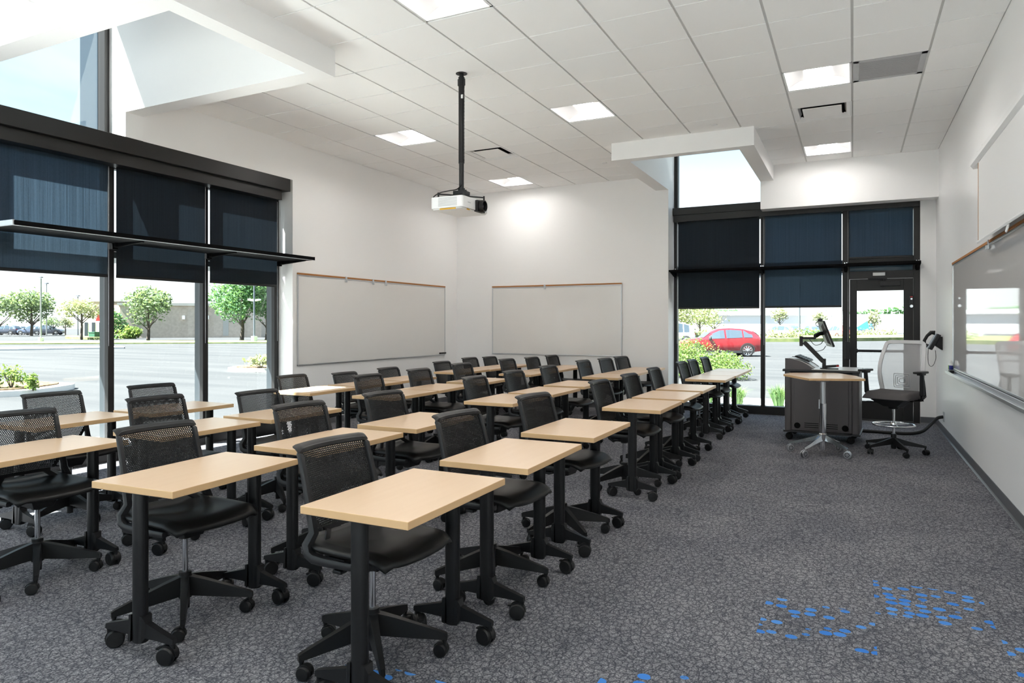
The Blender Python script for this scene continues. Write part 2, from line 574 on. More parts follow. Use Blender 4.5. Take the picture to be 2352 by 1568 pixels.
w = MB().box(XR, XR + .15, YN, 11.6, 0, 4.0)
struct(w.build('wall_right', M['wall_satin']), 'satin white wall on the right carrying the whiteboard and screen', 'wall')
w = MB()
w.box(-7.05, -6.3, YN - .15, YN, 0, 4.0); w.box(.7, XR + .15, YN - .15, YN, 0, 4.0); w.box(-6.3, .7, YN - .15, YN, 3.2, 4.0); w.box(-6.3, .7, YN - .15, YN, 0, .12)
struct(w.build('wall_front', M['wall']), 'white wall behind the viewer', 'wall')

# light wells let through the ceiling (three walls and a lid each)
WT = 5.3
w = MB()
w.box(-4.24, -4.08, 3.005, 4.70, 3.597, WT)
w.box(-7.05, -4.24, 3.005, 3.185, 3.597, WT)
w.box(-7.05, -4.24, 4.505, 4.70, 3.597, WT)
w.box(-7.05, XL, 4.505, 4.70, 3.343, 3.597)
w.box(-7.2, -4.08, 3.005, 4.70, WT, WT + .1)
struct(w.build('trim_1', M['trim']), 'white drywall light well dropping below the ceiling at the left window', 'light well')
w = MB()
w.box(-2.88, -1.075, 8.76, 8.915, 3.603, WT)
w.box(-2.88, -2.674, 8.915, 11.05, 3.603, WT)
w.box(-2.88, -2.674, 11.05, 11.6, 4.0, WT)
w.box(-1.265, -1.075, 8.915, 11.05, 3.603, WT)
w.box(-1.265, -1.075, 11.05, 11.6, 4.0, WT)
w.box(-2.88, -1.075, 8.76, 11.6, WT, WT + .1)
struct(w.build('trim_2', M['trim']), 'white drywall light well dropping below the ceiling by the back window', 'light well')
struct(MB().box(-7.36, -7.06, 4.47, 4.8, 3.3, 5.6).build('trim_3', M['fin']), 'blue-grey metal wing of the outside wall seen through the high left window', 'wall')

# ceiling: grid plane plus proud tiles, with cells left out for wells, lamps and vents
LAMPS = [(1, 0), (1, 5), (-3, 5), (-3, 10), (5, 5), (5, 10), (5, 0), (1, -5), (5, -5), (-3, -5)]  # trailing entries are unseen lights added to brighten the room
DIFF = [(-2, 7), (5, 7)]
RET = [(6, 5)]
SKIP = set(LAMPS + DIFF)
WELLS = [(-7.2, -4.10, 3.02, 4.69), (-2.87, -1.085, 8.77, 11.2)]
cl = MB()
i0, i1 = -5, 8
j0, j1 = -10, 12
G = .010
def subtract(rects, hole):
    out = []
    hx0, hx1, hy0, hy1 = hole
    for x0, x1, y0, y1 in rects:
        if hx1 <= x0 or hx0 >= x1 or hy1 <= y0 or hy0 >= y1:
            out.append((x0, x1, y0, y1)); continue
        if hx0 > x0: out.append((x0, hx0, y0, y1)); x0 = hx0
        if hx1 < x1: out.append((hx1, x1, y0, y1)); x1 = hx1
        if hy0 > y0: out.append((x0, x1, y0, hy0))
        if hy1 < y1: out.append((x0, x1, hy1, y1))
    return out
for i in range(i0, i1):
    for j in range(j0, j1):
        x0 = max(GX0 + i * TT, XL); x1 = min(GX0 + (i + 1) * TT, XR)
        y0 = max(GY0 + j * TT, YN); y1 = min(GY0 + (j + 1) * TT, YB)
        if x1 - x0 < .02 or y1 - y0 < .02 or (i, j) in SKIP:
            continue
        rc = [(x0, x1, y0, y1)]
        for h_ in WELLS: rc = subtract(rc, h_)
        for a in rc:
            cl.cur = 1
            cl.add([(a[0], a[2], ZC), (a[1], a[2], ZC), (a[1], a[3], ZC), (a[0], a[3], ZC)], [(3, 2, 1, 0)])
        cl.cur = 0
        if (i, j) in RET:
            continue
        rc = [(x0 + G, x1 - G, y0 + G * .7, y1 - G * .7)]
        for h_ in WELLS: rc = subtract(rc, h_)
        for a in rc:
            if a[1] - a[0] > .01 and a[3] - a[2] > .01:
                cl.box(a[0], a[1], a[2], a[3], ZC - .008, ZC - .0005)
struct(cl.build('ceiling', [M['tile'], M['grid']]), 'white suspended ceiling of square tiles', 'ceiling')
# roof over the ceiling void
r = MB()
for a in subtract(subtract([(-7.05, XR + .15, YN - .15, 11.6)], (-7.2, -4.10, 3.02, 4.69)), (-2.87, -1.085, 8.77, 11.7)):
    r.box(a[0], a[1], a[2], a[3], 4.0, 4.1)
struct(r.build('trim_4', M['roofcap']), 'flat roof deck above the ceiling', 'roof')

# baseboards
def baseboard(name, pts, label):
    b = MB()
    b.sweep(pts, [(0, 0), (.006, 0), (.006, .088), (.004, .1), (0, .1)], (0, 0, 1))
    b.sweep(pts, [(0, 0), (.018, 0), (.012, .006), (.006, .016), (0, .016)], (0, 0, 1))
    return struct(b.build(name, M['base']), label, 'baseboard')
baseboard('baseboard_right', [(XR, 11.395, 0), (XR, YN, 0)], 'grey rubber baseboard along the right wall')
baseboard('baseboard_back', [(.866, 11.395, 0), (XR, 11.395, 0)], 'short grey baseboard right of the door')
baseboard('baseboard_left', [(XL, 6.84, 0), (XL, YB, 0), (-2.674, YB, 0)], 'grey baseboard under the two far whiteboards')

# ================================================================== WINDOWS AND DOOR
def storefront_left():
    r = empty('window_1', (-6.95, 4.5, 0), 0, 'tall dark-framed storefront window in the left wall', 'window', None, 'structure')
    k = MB()
    for y0, y1 in ((2.16, 2.23), (3.32, 3.39), (4.484, 4.55), (5.641, 5.715), (6.765, 6.84)):
        k.cur = 0; k.box(-6.965, -6.91, y0, y1, .12, 3.34)
        k.cur = 1; k.box(-7.06, -6.965, y0 + .006, y1 - .006, .12, 3.34)
    k.cur = 0
    k.box(-7.06, -6.905, 2.16, 6.84, 0, .13)
    k.box(-7.0, -6.91, 2.16, 6.84, 3.05, 3.34)
    k.box(-7.0, -6.94, 2.16, 6.84, 2.19, 2.26)
    o = k.build('window_frame', [M['frame'], M['frame_out']], r, bevel=.002)
    o.matrix_parent_inverse = Matrix.Translation((6.95, -4.5, 0))
    for y0, y1 in ((2.23, 3.32), (3.39, 4.484), (4.55, 5.641), (5.715, 6.765)):
        g = MB().box(-6.99, -6.984, y0, y1, .13, 3.05).build('glass_pane', M['glass'], r)
        g.matrix_parent_inverse = Matrix.Translation((6.95, -4.5, 0))
    return r
storefront_left()

def under(parent, o):
    """parent o (built in world coordinates) without moving it"""
    o.parent = parent
    o.matrix_parent_inverse = Matrix.LocRotScale(parent.location, parent.rotation_euler, None).inverted()
    return o

r = empty('window_2', (-6.95, 3.85, 3.34), 0, 'high left window reaching up into the light well', 'window', None, 'structure')
k = MB()
k.cur = 0
k.box(-7.03, -6.92, 4.455, 4.505, 3.34, WT); k.box(-7.03, -6.92, 3.185, 3.235, 3.34, WT)
k.box(-7.03, -6.92, 3.185, 4.505, WT - .06, WT); k.box(-7.03, -6.92, 3.185, 4.505, 3.30, 3.36)
under(r, k.build('window_frame', [M['frame']], None, bevel=.002))
under(r, MB().box(-6.99, -6.984, 3.235, 4.455, 3.36, WT - .06).build('glass_pane', M['glass']))

r = empty('window_3', (-1.3, 11.5, 0), 0, 'dark-framed storefront window in the back wall', 'window', None, 'structure')
k = MB()
for x0, x1 in ((-2.674, -2.62), (-1.306, -1.241)):
    k.cur = 0; k.box(x0, x1, 11.45, 11.5, .12, 3.34)
    k.cur = 1; k.box(x0 + .005, x1 - .005, 11.5, 11.58, .12, 3.34)
k.cur = 0
k.box(-2.674, -.139, 11.45, 11.6, 0, .128)
k.box(-2.674, -.139, 11.47, 11.56, 3.10, 3.34)
k.box(-2.674, -.139, 11.47, 11.53, 2.22, 2.28)
under(r, k.build('window_frame', [M['frame'], M['frame_out']], None, bevel=.002))
for x0, x1 in ((-2.62, -1.306), (-1.241, -.139)):
    under(r, MB().box(x0, x1, 11.53, 11.536, .128, 3.1).build('glass_pane', M['glass']))
r = empty('window_4', (-2.0, 11.5, 3.34), 0, 'high back window reaching up into the light well', 'window', None, 'structure')
k = MB()
k.box(-2.674, -2.615, 11.46, 11.58, 3.34, WT); k.box(-1.31, -1.2, 11.46, 11.58, 3.34, WT)
k.box(-2.674, -1.2, 11.46, 11.58, 3.30, 3.35); k.box(-2.674, -1.2, 11.46, 11.58, WT - .06, WT)
under(r, k.build('window_frame', M['frame'], None, bevel=.002))
under(r, MB().box(-2.615, -1.31, 11.53, 11.536, 3.35, WT - .06).build('glass_pane', M['glass']))

# door
r = empty('door_1', (.36, 11.5, 0), 0, 'dark-framed glass door in the back wall', 'door', None, 'structure')
k = MB()
k.box(-.139, -.045, 11.42, 11.6, 0, 3.36)
k.box(.785, .866, 11.42, 11.6, 0, 3.36)
k.box(-.045, .785, 11.43, 11.6, 2.10, 2.212)
k.box(-.045, .785, 11.43, 11.6, 2.30, 2.42)
k.box(-.045, .785, 11.43, 11.6, 3.10, 3.36)
k.box(-.045, .785, 11.43, 11.6, 0, .012)
under(r, k.build('door_frame', M['frame'], None, bevel=.003))
under(r, MB().box(-.045, .785, 11.52, 11.526, 2.212, 2.30).build('transom_glass', M['glass']))
under(r, MB().box(-.045, .785, 11.52, 11.526, 2.42, 3.10).build('upper_glass', M['glass']))
k = MB()
k.box(-.042, .056, 11.47, 11.52, .015, 2.095); k.box(.664, .782, 11.47, 11.52, .015, 2.095)
k.box(.056, .664, 11.47, 11.52, 1.922, 2.095); k.box(.056, .664, 11.47, 11.52, .015, .282)
leaf = under(r, k.build('door_leaf', M['frame'], None, bevel=.003))
g = MB().box(.056, .664, 11.492, 11.498, .282, 1.922).build('door_glass', M['glass']); under(r, g)
k = MB()
k.cyl((.05, 11.41, 1.03), (.67, 11.41, 1.03), .019, n=12)
k.box(.035, .065, 11.40, 11.475, 1.0, 1.06); k.box(.655, .685, 11.40, 11.475, 1.0, 1.06)
under(r, k.build('push_bar', M['black_metal'], None, smooth=40))
under(r, MB().box(-.105, -.035, 11.375, 11.43, .90, 1.165).build('latch_box', M['grey_blk'], None, bevel=.008))
k = MB(); k.box(.36, .62, 11.40, 11.468, 1.985, 2.06); k.box(.20, .45, 11.405, 11.425, 2.085, 2.10); k.cyl((.40, 11.43, 2.06), (.40, 11.43, 2.10), .012)
under(r, k.build('door_closer', M['grey_blk'], None, bevel=.004))
under(r, MB().box(.265, .425, 11.418, 11.43, 2.140, 2.186).build('sensor_plate', M['whiteplastic'], None, bevel=.002))
k = MB(); k.box(.732, .782, 11.40, 11.425, 1.66, 1.84)
lk = under(r, k.build('lock_body', M['black_metal'], None, bevel=.006))
k = MB(); k.cyl((.757, 11.40, 1.685), (.757, 11.38, 1.685), .024, .021, 18); k.cyl((.757, 11.40, 1.79), (.757, 11.392, 1.79), .013, n=14)
under(r, k.build('lock_knob', M['chrome'], None, smooth=40))
under(r, MB().box(.742, .772, 11.396, 11.402, 1.815, 1.826).build('lock_indicator', M['red']))

r = empty('added_window_rear', (-2.8, YN - .08, 0), 0, 'unseen wide window added behind the viewer for extra daylight', 'window', None, 'structure')  # unseen opening put in so more daylight reaches the ceiling
k = MB()
for q in range(7): k.box(-6.3 + q * 1.157, -6.24 + q * 1.157, YN - .13, YN - .03, .12, 3.2)
k.box(-6.3, .7, YN - .13, YN - .03, .12, .18); k.box(-6.3, .7, YN - .13, YN - .03, 3.14, 3.2)
under(r, k.build('window_frame', M['frame'], None, bevel=.002))
under(r, MB().box(-6.25, .65, YN - .083, YN - .077, .18, 3.14).build('glass_pane', M['glass']))

r = empty('added_window_left', (-6.95, 0, 0), 0, 'unseen window added in the left wall for extra daylight', 'window', None, 'structure')  # unseen glazing added beside the camera to let in more daylight
k = MB()
for q in range(4): k.box(-7.0, -6.91, -1.9 + q * 1.247, -1.84 + q * 1.247, .12, 3.34)
k.box(-7.0, -6.91, -1.9, 1.9, 0, .13); k.box(-7.0, -6.91, -1.9, 1.9, 3.26, 3.34)
under(r, k.build('window_frame', M['frame'], None, bevel=.002))
under(r, MB().box(-6.99, -6.984, -1.9, 1.9, .13, 3.26).build('glass_pane', M['glass']))

# headers over both windows
r = empty('window_header', (-6.75, 4.5, 3.2), 0, 'dark metal header box across the top of the left window', 'window header', None, 'structure')
under(r, MB().box(-7.0, -6.66, 2.16, 6.80, 3.178, 3.343).build('header_box', M['header'], None, bevel=.003))
under(r, MB().box(-7.0, -6.715, 2.16, 6.705, 3.056, 3.178).build('blind_cassette', M['header'], None, bevel=.002))
r = empty('window_header', (-.9, 11.4, 3.2), 0, 'dark metal header box across the top of the back window and door', 'window header', None, 'structure')
under(r, MB().box(-2.674, .862, 11.335, 11.45, 3.225, 3.343).build('header_box', M['header'], None, bevel=.003))
under(r, MB().box(-2.66, .856, 11.355, 11.45, 3.115, 3.225).build('blind_cassette', M['header'], None, bevel=.002))

struct(MB().box(-7.66, -7.06, 2.16, 6.84, 2.13, 2.25).build('sunshade', M['frame_out'], None, bevel=.004), 'metal sunshade fixed outside across the left window', 'sunshade')
struct(MB().box(-2.674, .9, 11.6, 12.1, 2.205, 2.40).build('sunshade', M['shade_blue'], None, bevel=.004), 'metal sunshade fixed outside across the back window', 'sunshade')

# ------------------------------------------------------------------ roller blinds
def blind_left(y0, y1, zb, label, fab='blind'):
    r = empty('roller_blind', (-6.87, (y0 + y1) / 2, 3.06), 0, label, 'blind', 'roller blinds on the left window')
    under(r, MB().box(-6.8705, -6.8695, y0, y1, zb, 3.07).build('fabric', M[fab]))
    under(r, MB().box(-6.876, -6.864, y0, y1, zb - .028, zb + .004).build('hem_bar', M['black_metal'], None, bevel=.003))
    ch = MB(); ch.tube([(-6.885, y1 + .022, 3.06), (-6.885, y1 + .022, 1.2)], .0022, 6)
    under(r, ch.build('bead_chain', M['alu'], None, smooth=60))
blind_left(3.36, 4.453, 1.935, 'dark woven roller blind on the left wall bay nearest the viewer, bluish sky showing through')
blind_left(4.546, 5.632, 1.935, 'dark woven roller blind on the middle bay of the left wall window', 'blind_shaded')
blind_left(5.706, 6.769, 1.945, 'dark woven roller blind on the left wall bay next to the whiteboard', 'blind_shaded')
def blind_back(x0, x1, zb, label, fab='blind'):
    r = empty('roller_blind', ((x0 + x1) / 2, 11.405, 3.12), 0, label, 'blind', 'roller blinds on the back window')
    under(r, MB().box(x0, x1, 11.4045, 11.4055, zb, 3.13).build('fabric', M[fab]))
    under(r, MB().box(x0, x1, 11.399, 11.411, zb - .026, zb + .004).build('hem_bar', M['black_metal'], None, bevel=.003))
    ch = MB(); ch.tube([(x0 - .016, 11.40, 3.12), (x0 - .016, 11.40, 1.1)], .0022, 6)
    under(r, ch.build('bead_chain', M['alu'], None, smooth=60))
blind_back(-2.595, -1.318, 1.70, 'dark roller blind on the back window above the green bush and red car', 'blind_shaded')
blind_back(-1.235, -.150, 1.705, 'dark roller blind on the back window bay beside the door')
blind_back(-.05, .775, 2.42, 'short blue-grey roller blind above the glass door')

# ------------------------------------------------------------------ light shelves
r = empty('light_shelf', (-6.6, 5.0, 2.27), 0, 'black light shelf jutting into the room across the left window', 'light shelf')
under(r, MB().box(-6.86, -6.27, 3.26, 6.815, 2.262, 2.292).build('shelf_panel', M['shelf_black'], None, bevel=.003))
k = MB(); k.box(-6.27, -6.255, 3.25, 6.82, 2.254, 2.296)
under(r, k.build('nosing', M['shelf_black'], None, bevel=.003))
under(r, MB().box(-6.272, -6.2535, 3.25, 6.82, 2.2505, 2.2545).build('edge_strip', M['alu']))
under(r, MB().box(-6.9, -6.255, 3.243, 3.262, 2.252, 2.298).build('end_cap', M['alu'], None, bevel=.002))
under(r, MB().box(-6.9, -6.255, 6.808, 6.822, 2.254, 2.297).build('end_cap', M['shelf_black'], None, bevel=.002))
for y in (4.517, 5.678, 6.80):
    k = MB(); k.box(-6.95, -6.84, y - .03, y + .03, 2.20, 2.262); k.cyl((-6.80, y, 2.225), (-6.80, y, 2.262), .035, n=14)
    k.hexa([(-6.84, y - .02, 2.215), (-6.40, y - .012, 2.25), (-6.40, y + .012, 2.25), (-6.84, y + .02, 2.215)],
           [(-6.84, y - .02, 2.262), (-6.40, y - .012, 2.262), (-6.40, y + .012, 2.262), (-6.84, y + .02, 2.262)])
    under(r, k.build('bracket', M['shelf_black'], None, bevel=.003))
r = empty('light_shelf', (-1.0, 11.25, 2.29), 0, 'black light shelf across the back window and over the door', 'light shelf')
under(r, MB().box(-2.664, -.10, 11.02, 11.39, 2.272, 2.300).build('shelf_panel', M['shelf_black'], None, bevel=.003))
under(r, MB().box(-.10, .868, 11.27, 11.41, 2.285, 2.330).build('shelf_over_door', M['shelf_black'], None, bevel=.003))
for x in (-2.64, -1.273, -.095, .83):
    k = MB(); k.box(x - .028, x + .028, 11.33, 11.46, 2.22, 2.272)
    k.hexa([(x - .02, 11.12, 2.262), (x + .02, 11.12, 2.262), (x + .02, 11.40, 2.20), (x - .02, 11.40, 2.20)],
           [(x - .02, 11.12, 2.272), (x + .02, 11.12, 2.272), (x + .02, 11.40, 2.272), (x - .02, 11.40, 2.272)])
    under(r, k.build('bracket', M['shelf_black'], None, bevel=.003))
    k = MB()
    for dx in (-.014, .014): k.cyl((x + dx, 11.33, 2.335), (x + dx, 11.345, 2.335), .009, n=10)
    under(r, k.build('bolt', M['chrome'], None, smooth=40))

# ================================================================== WHITEBOARDS, SCREEN, PHONE
def whiteboard(name, org, ux, W, H, label, clips, tray=False, bm='board'):
    """org: lower-left corner on the wall seen from the room; ux: unit vector along the board; normal into the room"""
    ux = Vector(ux); nz = Vector((0, 0, 1)); n = Vector(nz.cross(ux)); n = -n if n.dot(Vector((-2, 5, 0)) - Vector(org)) < 0 else n
    r = empty(name, org, 0, label, 'whiteboard')
    def P(a, b, c_): return Vector(org) + ux * a + nz * b + n * c_
    def slab(k, a0, a1, b0, b1, c0, c1):
        k.hexa([P(a0, b0, c0), P(a1, b0, c0), P(a1, b0, c1), P(a0, b0, c1)], [P(a0, b1, c0), P(a1, b1, c0), P(a1, b1, c1), P(a0, b1, c1)])
    k = MB(); slab(k, .01, W - .01, .01, H - .02, .003, .012); under(r, k.build('panel', M[bm]))
    k = MB()
    slab(k, 0, .016, 0, H, .001, .02); slab(k, W - .016, W, 0, H, .001, .02); slab(k, 0, W, 0, .016, .001, .022)
    slab(k, 0, W, H - .018, H - .002, .001, .018)
    under(r, k.build('frame', M['alu'], None, bevel=.002))
    k = MB(); slab(k, 0, W, H - .002, H + .022, .001, .022); under(r, k.build('cork_rail', M['cork'], None, bevel=.002))
    for q in clips:
        k = MB(); slab(k, q - .018, q + .018, H - .05, H + .026, .018, .03); slab(k, q - .012, q + .012, H - .055, H - .02, .02, .045)
        under(r, k.build('clip', M['alu'], None, bevel=.003))
    if tray:
        k = MB(); slab(k, 0, W, -.045, -.005, .001, .03); slab(k, 0, W, -.05, -.036, .001, .085); slab(k, 0, W, -.05, -.02, .078, .088)
        under(r, k.build('tray', M['alu'], None, bevel=.003))
    return r
whiteboard('whiteboard', (XL, 6.915, .868), (0, 1, 0), 3.70, 1.225, 'long whiteboard with cork rail on the left wall beside the window', [.97, 1.60, 1.92])
whiteboard('whiteboard', (-5.90, YB, .884), (1, 0, 0), 2.45, 1.21, 'whiteboard with white light spots on the back wall', [1.05])
wb3 = whiteboard('whiteboard', (XR, 9.47, .905), (0, -1, 0), 4.4, 1.215, 'glossy whiteboard with marker tray on the right wall under the screen', [2.42], tray=True, bm='board_gloss')
k = MB(); k.box(XL + .023, XL + .05, 10.40, 10.60, .890, .918)
tag(k.build('eraser', M['black'], None, bevel=.006), 'black eraser on the lower right ledge of the left wall whiteboard', 'eraser')

# projector screen: case, hanging sheet, bottom bar and pull ring
r = empty('projector_screen', (.98, 5.2, 2.8), 0, 'white pull-down projection screen hanging over the right whiteboard', 'projection screen')
prof = [(-.045, -.045), (.03, -.05), (.05, -.02), (.05, .02), (.03, .05), (-.045, .05)]
k = MB(); k.sweep([(.985, 7.27, 2.85), (.985, 3.9, 2.85)], prof, (0, 0, 1))
under(r, k.build('case', M['whiteplastic'], None, smooth=30, bevel=.004))
under(r, MB().box(.958, .96, 3.95, 7.00, 2.135, 2.81).build('sheet', M['screen']))
under(r, MB().box(.956, .962, 6.985, 7.00, 2.14, 2.80).build('sheet_edge', M['cork']))
k = MB(); k.sweep([(.959, 7.04, 2.128), (.959, 3.9, 2.128)], [(.008 * math.cos(q * PI / 4), .012 * math.sin(q * PI / 4)) for q in range(8)], (0, 0, 1))
under(r, k.build('bottom_bar', M['whiteplastic'], None, smooth=60))
k = MB(); k.tube([(.959 + .006 * math.sin(q * PI / 6), 5.78 + .022 * math.cos(q * PI / 6), 2.095 + .03 * math.sin(q * PI / 6)) for q in range(12)], .006, 6, True)
under(r, k.build('pull_ring', M['whiteplastic'], None, smooth=60))
k = MB(); k.box(1.0, 1.058, 7.12, 7.16, 2.86, 2.96); k.box(.965, 1.058, 7.11, 7.17, 2.90, 2.925); k.cyl((1.02, 7.14, 2.95), (1.02, 7.14, 2.985), .018, n=10)
under(r, k.build('wall_bracket', M['whiteplastic'], None, bevel=.003))

# phone on the wall
r = empty('wall_phone', (XR, 10.70, 1.18), 0, 'black desk phone mounted on the right wall beside the stool', 'phone')
k = MB()
k.hexa([(1.06, 10.60, 1.08), (1.06, 10.78, 1.08), (.98, 10.78, 1.14), (.98, 10.60, 1.14)], [(1.06, 10.60, 1.26), (1.06, 10.78, 1.26), (1.02, 10.78, 1.26), (1.02, 10.60, 1.26)])
under(r, k.build('wall_mount', M['black'], None, bevel=.006))
k = MB()
k.hexa([(.90, 10.58, 1.10), (.90, 10.79, 1.10), (.94, 10.79, 1.08), (.94, 10.58, 1.08)], [(1.0, 10.58, 1.30), (1.0, 10.79, 1.30), (1.045, 10.79, 1.28), (1.045, 10.58, 1.28)])
under(r, k.build('phone_body', M['grey_blk'], None, bevel=.008))
k = MB(); k.hexa([(.893, 10.66, 1.11), (.893, 10.785, 1.11), (.899, 10.785, 1.105), (.899, 10.66, 1.105)], [(.99, 10.66, 1.30), (.99, 10.785, 1.30), (.996, 10.785, 1.297), (.996, 10.66, 1.297)])
under(r, k.build('keypad_face', M['alu']))
k = MB(); k.sweep([(.89, 10.61, 1.13), (.85, 10.61, 1.16), (.855, 10.61, 1.21), (.885, 10.61, 1.27), (.93, 10.61, 1.315), (.975, 10.61, 1.31)],
                  [(.024 * math.cos(q * PI / 4), .014 * math.sin(q * PI / 4)) for q in range(8)], (0, 1, 0), scale=[1.25, 1.05, .8, .8, 1.05, 1.25])
under(r, k.build('handset', M['black'], None, smooth=60))
k = MB(); k.tube([(.90, 10.62, 1.11), (.895, 10.62, .98), (.905, 10.62, .89), (.935, 10.62, .865), (.965, 10.62, .90), (.985, 10.62, .98), (.98, 10.64, 1.08)], .0036, 6)
under(r, k.build('coiled_cord', M['cable'], None, smooth=60))

# wall outlet with a hose-like cable to the cart
k = MB(); k.box(1.048, 1.06, 10.38, 10.47, .165, .29)
tag(k.build('outlet_plate', M['alu'], None, bevel=.003), 'small metal outlet plate low on the right wall with the black cable plugged in', 'outlet')
k = MB(); k.tube([(1.045, 10.425, .225), (.98, 10.40, .205), (.90, 10.32, .13), (.80, 10.22, .05), (.66, 10.14, .024), (.45, 10.12, .022), (.2, 10.14, .022), (-.02, 10.12, .024), (-.05, 9.95, .04), (-.1, 9.75, .11)], .021, 10)
tag(k.build('power_cable', M['cable'], None, smooth=60), 'thick black sleeved cable running over the carpet from wall outlet to cart', 'cable')

# things on the marker tray
TZ = .905 - .036
def bottle(x, y, body, cap, label):
    r = empty('spray_bottle', (x, y, TZ), 0, label, 'bottle')
    k = MB(); k.lathe([(0, 0), (.020, 0), (.021, .004), (.021, .085), (.017, .098), (.011, .104), (0, .105)], n=18)
    k.build('bottle_body', M['whiteplastic'], r, smooth=40)
    k = MB(); k.lathe([(.0213, .03), (.0215, .031), (.0215, .078), (.0213, .079)], n=18); k.build('label_band', body, r, smooth=40)
    k = MB(); k.lathe([(.012, .103), (.013, .105), (.013, .128), (.009, .134), (0, .134)], n=16); k.build('cap', cap, r, smooth=40)
    return r
bottle(1.018, 9.36, M['bluelabel'], M['whiteplastic'], 'white bottle with blue label on the marker tray end of the right whiteboard')
bottle(1.018, 9.425, M['greenlabel'], M['whiteplastic'], 'white bottle with green label at the far tip of the right marker tray')
k = MB(); k.box(.985, 1.035, 9.19, 9.32, TZ, TZ + .03)
tag(k.build('board_eraser', M['grey_blk'], None, bevel=.008), 'dark felt eraser lying on the right marker tray in front of the bottles', 'eraser')

# ================================================================== CEILING FITTINGS
def cell_center(i, j): return (GX0 + (i + .5) * TT, GY0 + (j + .5) * TT)
def troffer():
    r = empty('ceiling_light', (0, 0, 0))
    a = TT / 2 - .004
    k = MB()
    for x0, x1, y0, y1 in ((-a, a, -a, -a + .02), (-a, a, a - .02, a), (-a, -a + .02, -a, a), (a - .02, a, -a, a)):
        k.box(x0, x1, y0, y1, -.006, .004)
    k.build('frame', M['whiteplastic'], r, bevel=.0015)
    b = a - .018
    k = MB()
    pr = [(-b, 0), (-b + .004, .02), (-.23, .055), (-.17, .082), (-.115, .092)]
    full = pr + [(-x, z) for x, z in reversed(pr)]
    for s, e in ((0, len(pr)), (len(pr), len(full))):
        seg = full[s:e]
        k.add([(x, y, z) for y in (-b, b) for x, z in seg], [(i, i + 1, len(seg) + i + 1, len(seg) + i) for i in range(len(seg) - 1)])
    for y in (-b, b):
        k.add([(x, y, z) for x, z in full], [tuple(range(len(full)))])
    k.box(-b - .004, b + .004, -b - .004, b + .004, .10, .104)
    k.build('reflector', M['reflector'], r, smooth=40)
    k = MB()
    k.box(-.115, .115, -b, b, .086, .092)
    k.build('diffuser', M['lamp'], r)
    return r
LL = {(1, 0): 'recessed square ceiling light at the top edge of the picture, nearest the viewer',
      (1, 5): 'recessed ceiling light right of the projector pole',
      (-3, 5): 'recessed ceiling light left of the projector pole',
      (-3, 10): 'recessed ceiling light close to the back wall, above the back wall whiteboard',
      (5, 5): 'recessed ceiling light beside the grey return grille',
      (5, 10): 'recessed ceiling light close to the back wall above the door',
      (5, 0): 'unseen ceiling light added above the right aisle for brightness',
      (1, -5): 'unseen ceiling light added behind the viewer, middle one', (5, -5): 'unseen ceiling light added behind the viewer, right one',
      (-3, -5): 'unseen ceiling light added behind the viewer, left one'}
tr0 = troffer()
for q, c in enumerate(LAMPS):
    o = tr0 if q == 0 else copy_tree(tr0)
    x, y = cell_center(*c)
    o.location = (x, y, ZC)
    tag(o, LL[c], 'ceiling light', 'recessed ceiling lights')

def diffuser():
    r = empty('ceiling_vent')
    a = TT / 2 - .003
    k = MB()
    o_, i_ = a, a - .05
    def ring(k, a0, z0, a1, z1):
        p = [(-a0, -a0, z0), (a0, -a0, z0), (a0, a0, z0), (-a0, a0, z0)]; q = [(-a1, -a1, z1), (a1, -a1, z1), (a1, a1, z1), (-a1, a1, z1)]
        k.add(p + q, [(i, (i + 1) % 4, 4 + (i + 1) % 4, 4 + i) for i in range(4)])
    ring(k, o_, -.004, o_ - .02, -.006); ring(k, o_ - .02, -.006, o_ - .055, .012); ring(k, o_ - .055, .012, o_ - .075, .06)
    k.build('frame', M['whiteplastic'], r)
    k = MB(); k.box(-.20, .20, -.20, .20, -.004, .002); k.build('face_panel', M['tile'], r, bevel=.003)
    k = MB(); k.box(-.25, .25, -.25, .25, .07, .075)
    for s in (-1, 1):
        k.box(s * .21 - .006, s * .21 + .006, -.24, .24, .03, .07); k.box(-.24, .24, s * .21 - .006, s * .21 + .006, .03, .07)
    k.build('plenum', M['slot'], r)
    return r
df0 = diffuser()
for q, (c, lb) in enumerate(zip(DIFF, ('square air diffuser in the ceiling behind the projector pole', 'square air diffuser in the ceiling between the two right lights'))):
    o = df0 if q == 0 else copy_tree(df0)
    x, y = cell_center(*c); o.location = (x, y, ZC); tag(o, lb, 'ceiling vent', 'air diffusers')
x, y = cell_center(*RET[0])
r = empty('return_grille', (x, y, ZC), 0, 'grey perforated return-air grille in the ceiling near the right wall', 'ceiling vent')
a = TT / 2 - .008
k = MB()
for x0, x1, y0, y1 in ((-a, a, -a, -a + .05), (-a, a, a - .05, a), (-a, -a + .05, -a, a), (a - .05, a, -a, a)): k.box(x0, x1, y0, y1, -.007, 0)
k.build('frame', M['greyplastic'], r, bevel=.002)
k = MB()
for q in range(24): k.box(-a + .05, a - .05, -a + .055 + q * .0208, -a + .055 + q * .0208 + .013, -.006, -.001)
k.build('louvre', M['return'], r)
k = MB(); k.box(-a + .05, a - .05, -a + .05, a - .05, -.0008, -.0002); k.build('backing', M['return'], r)

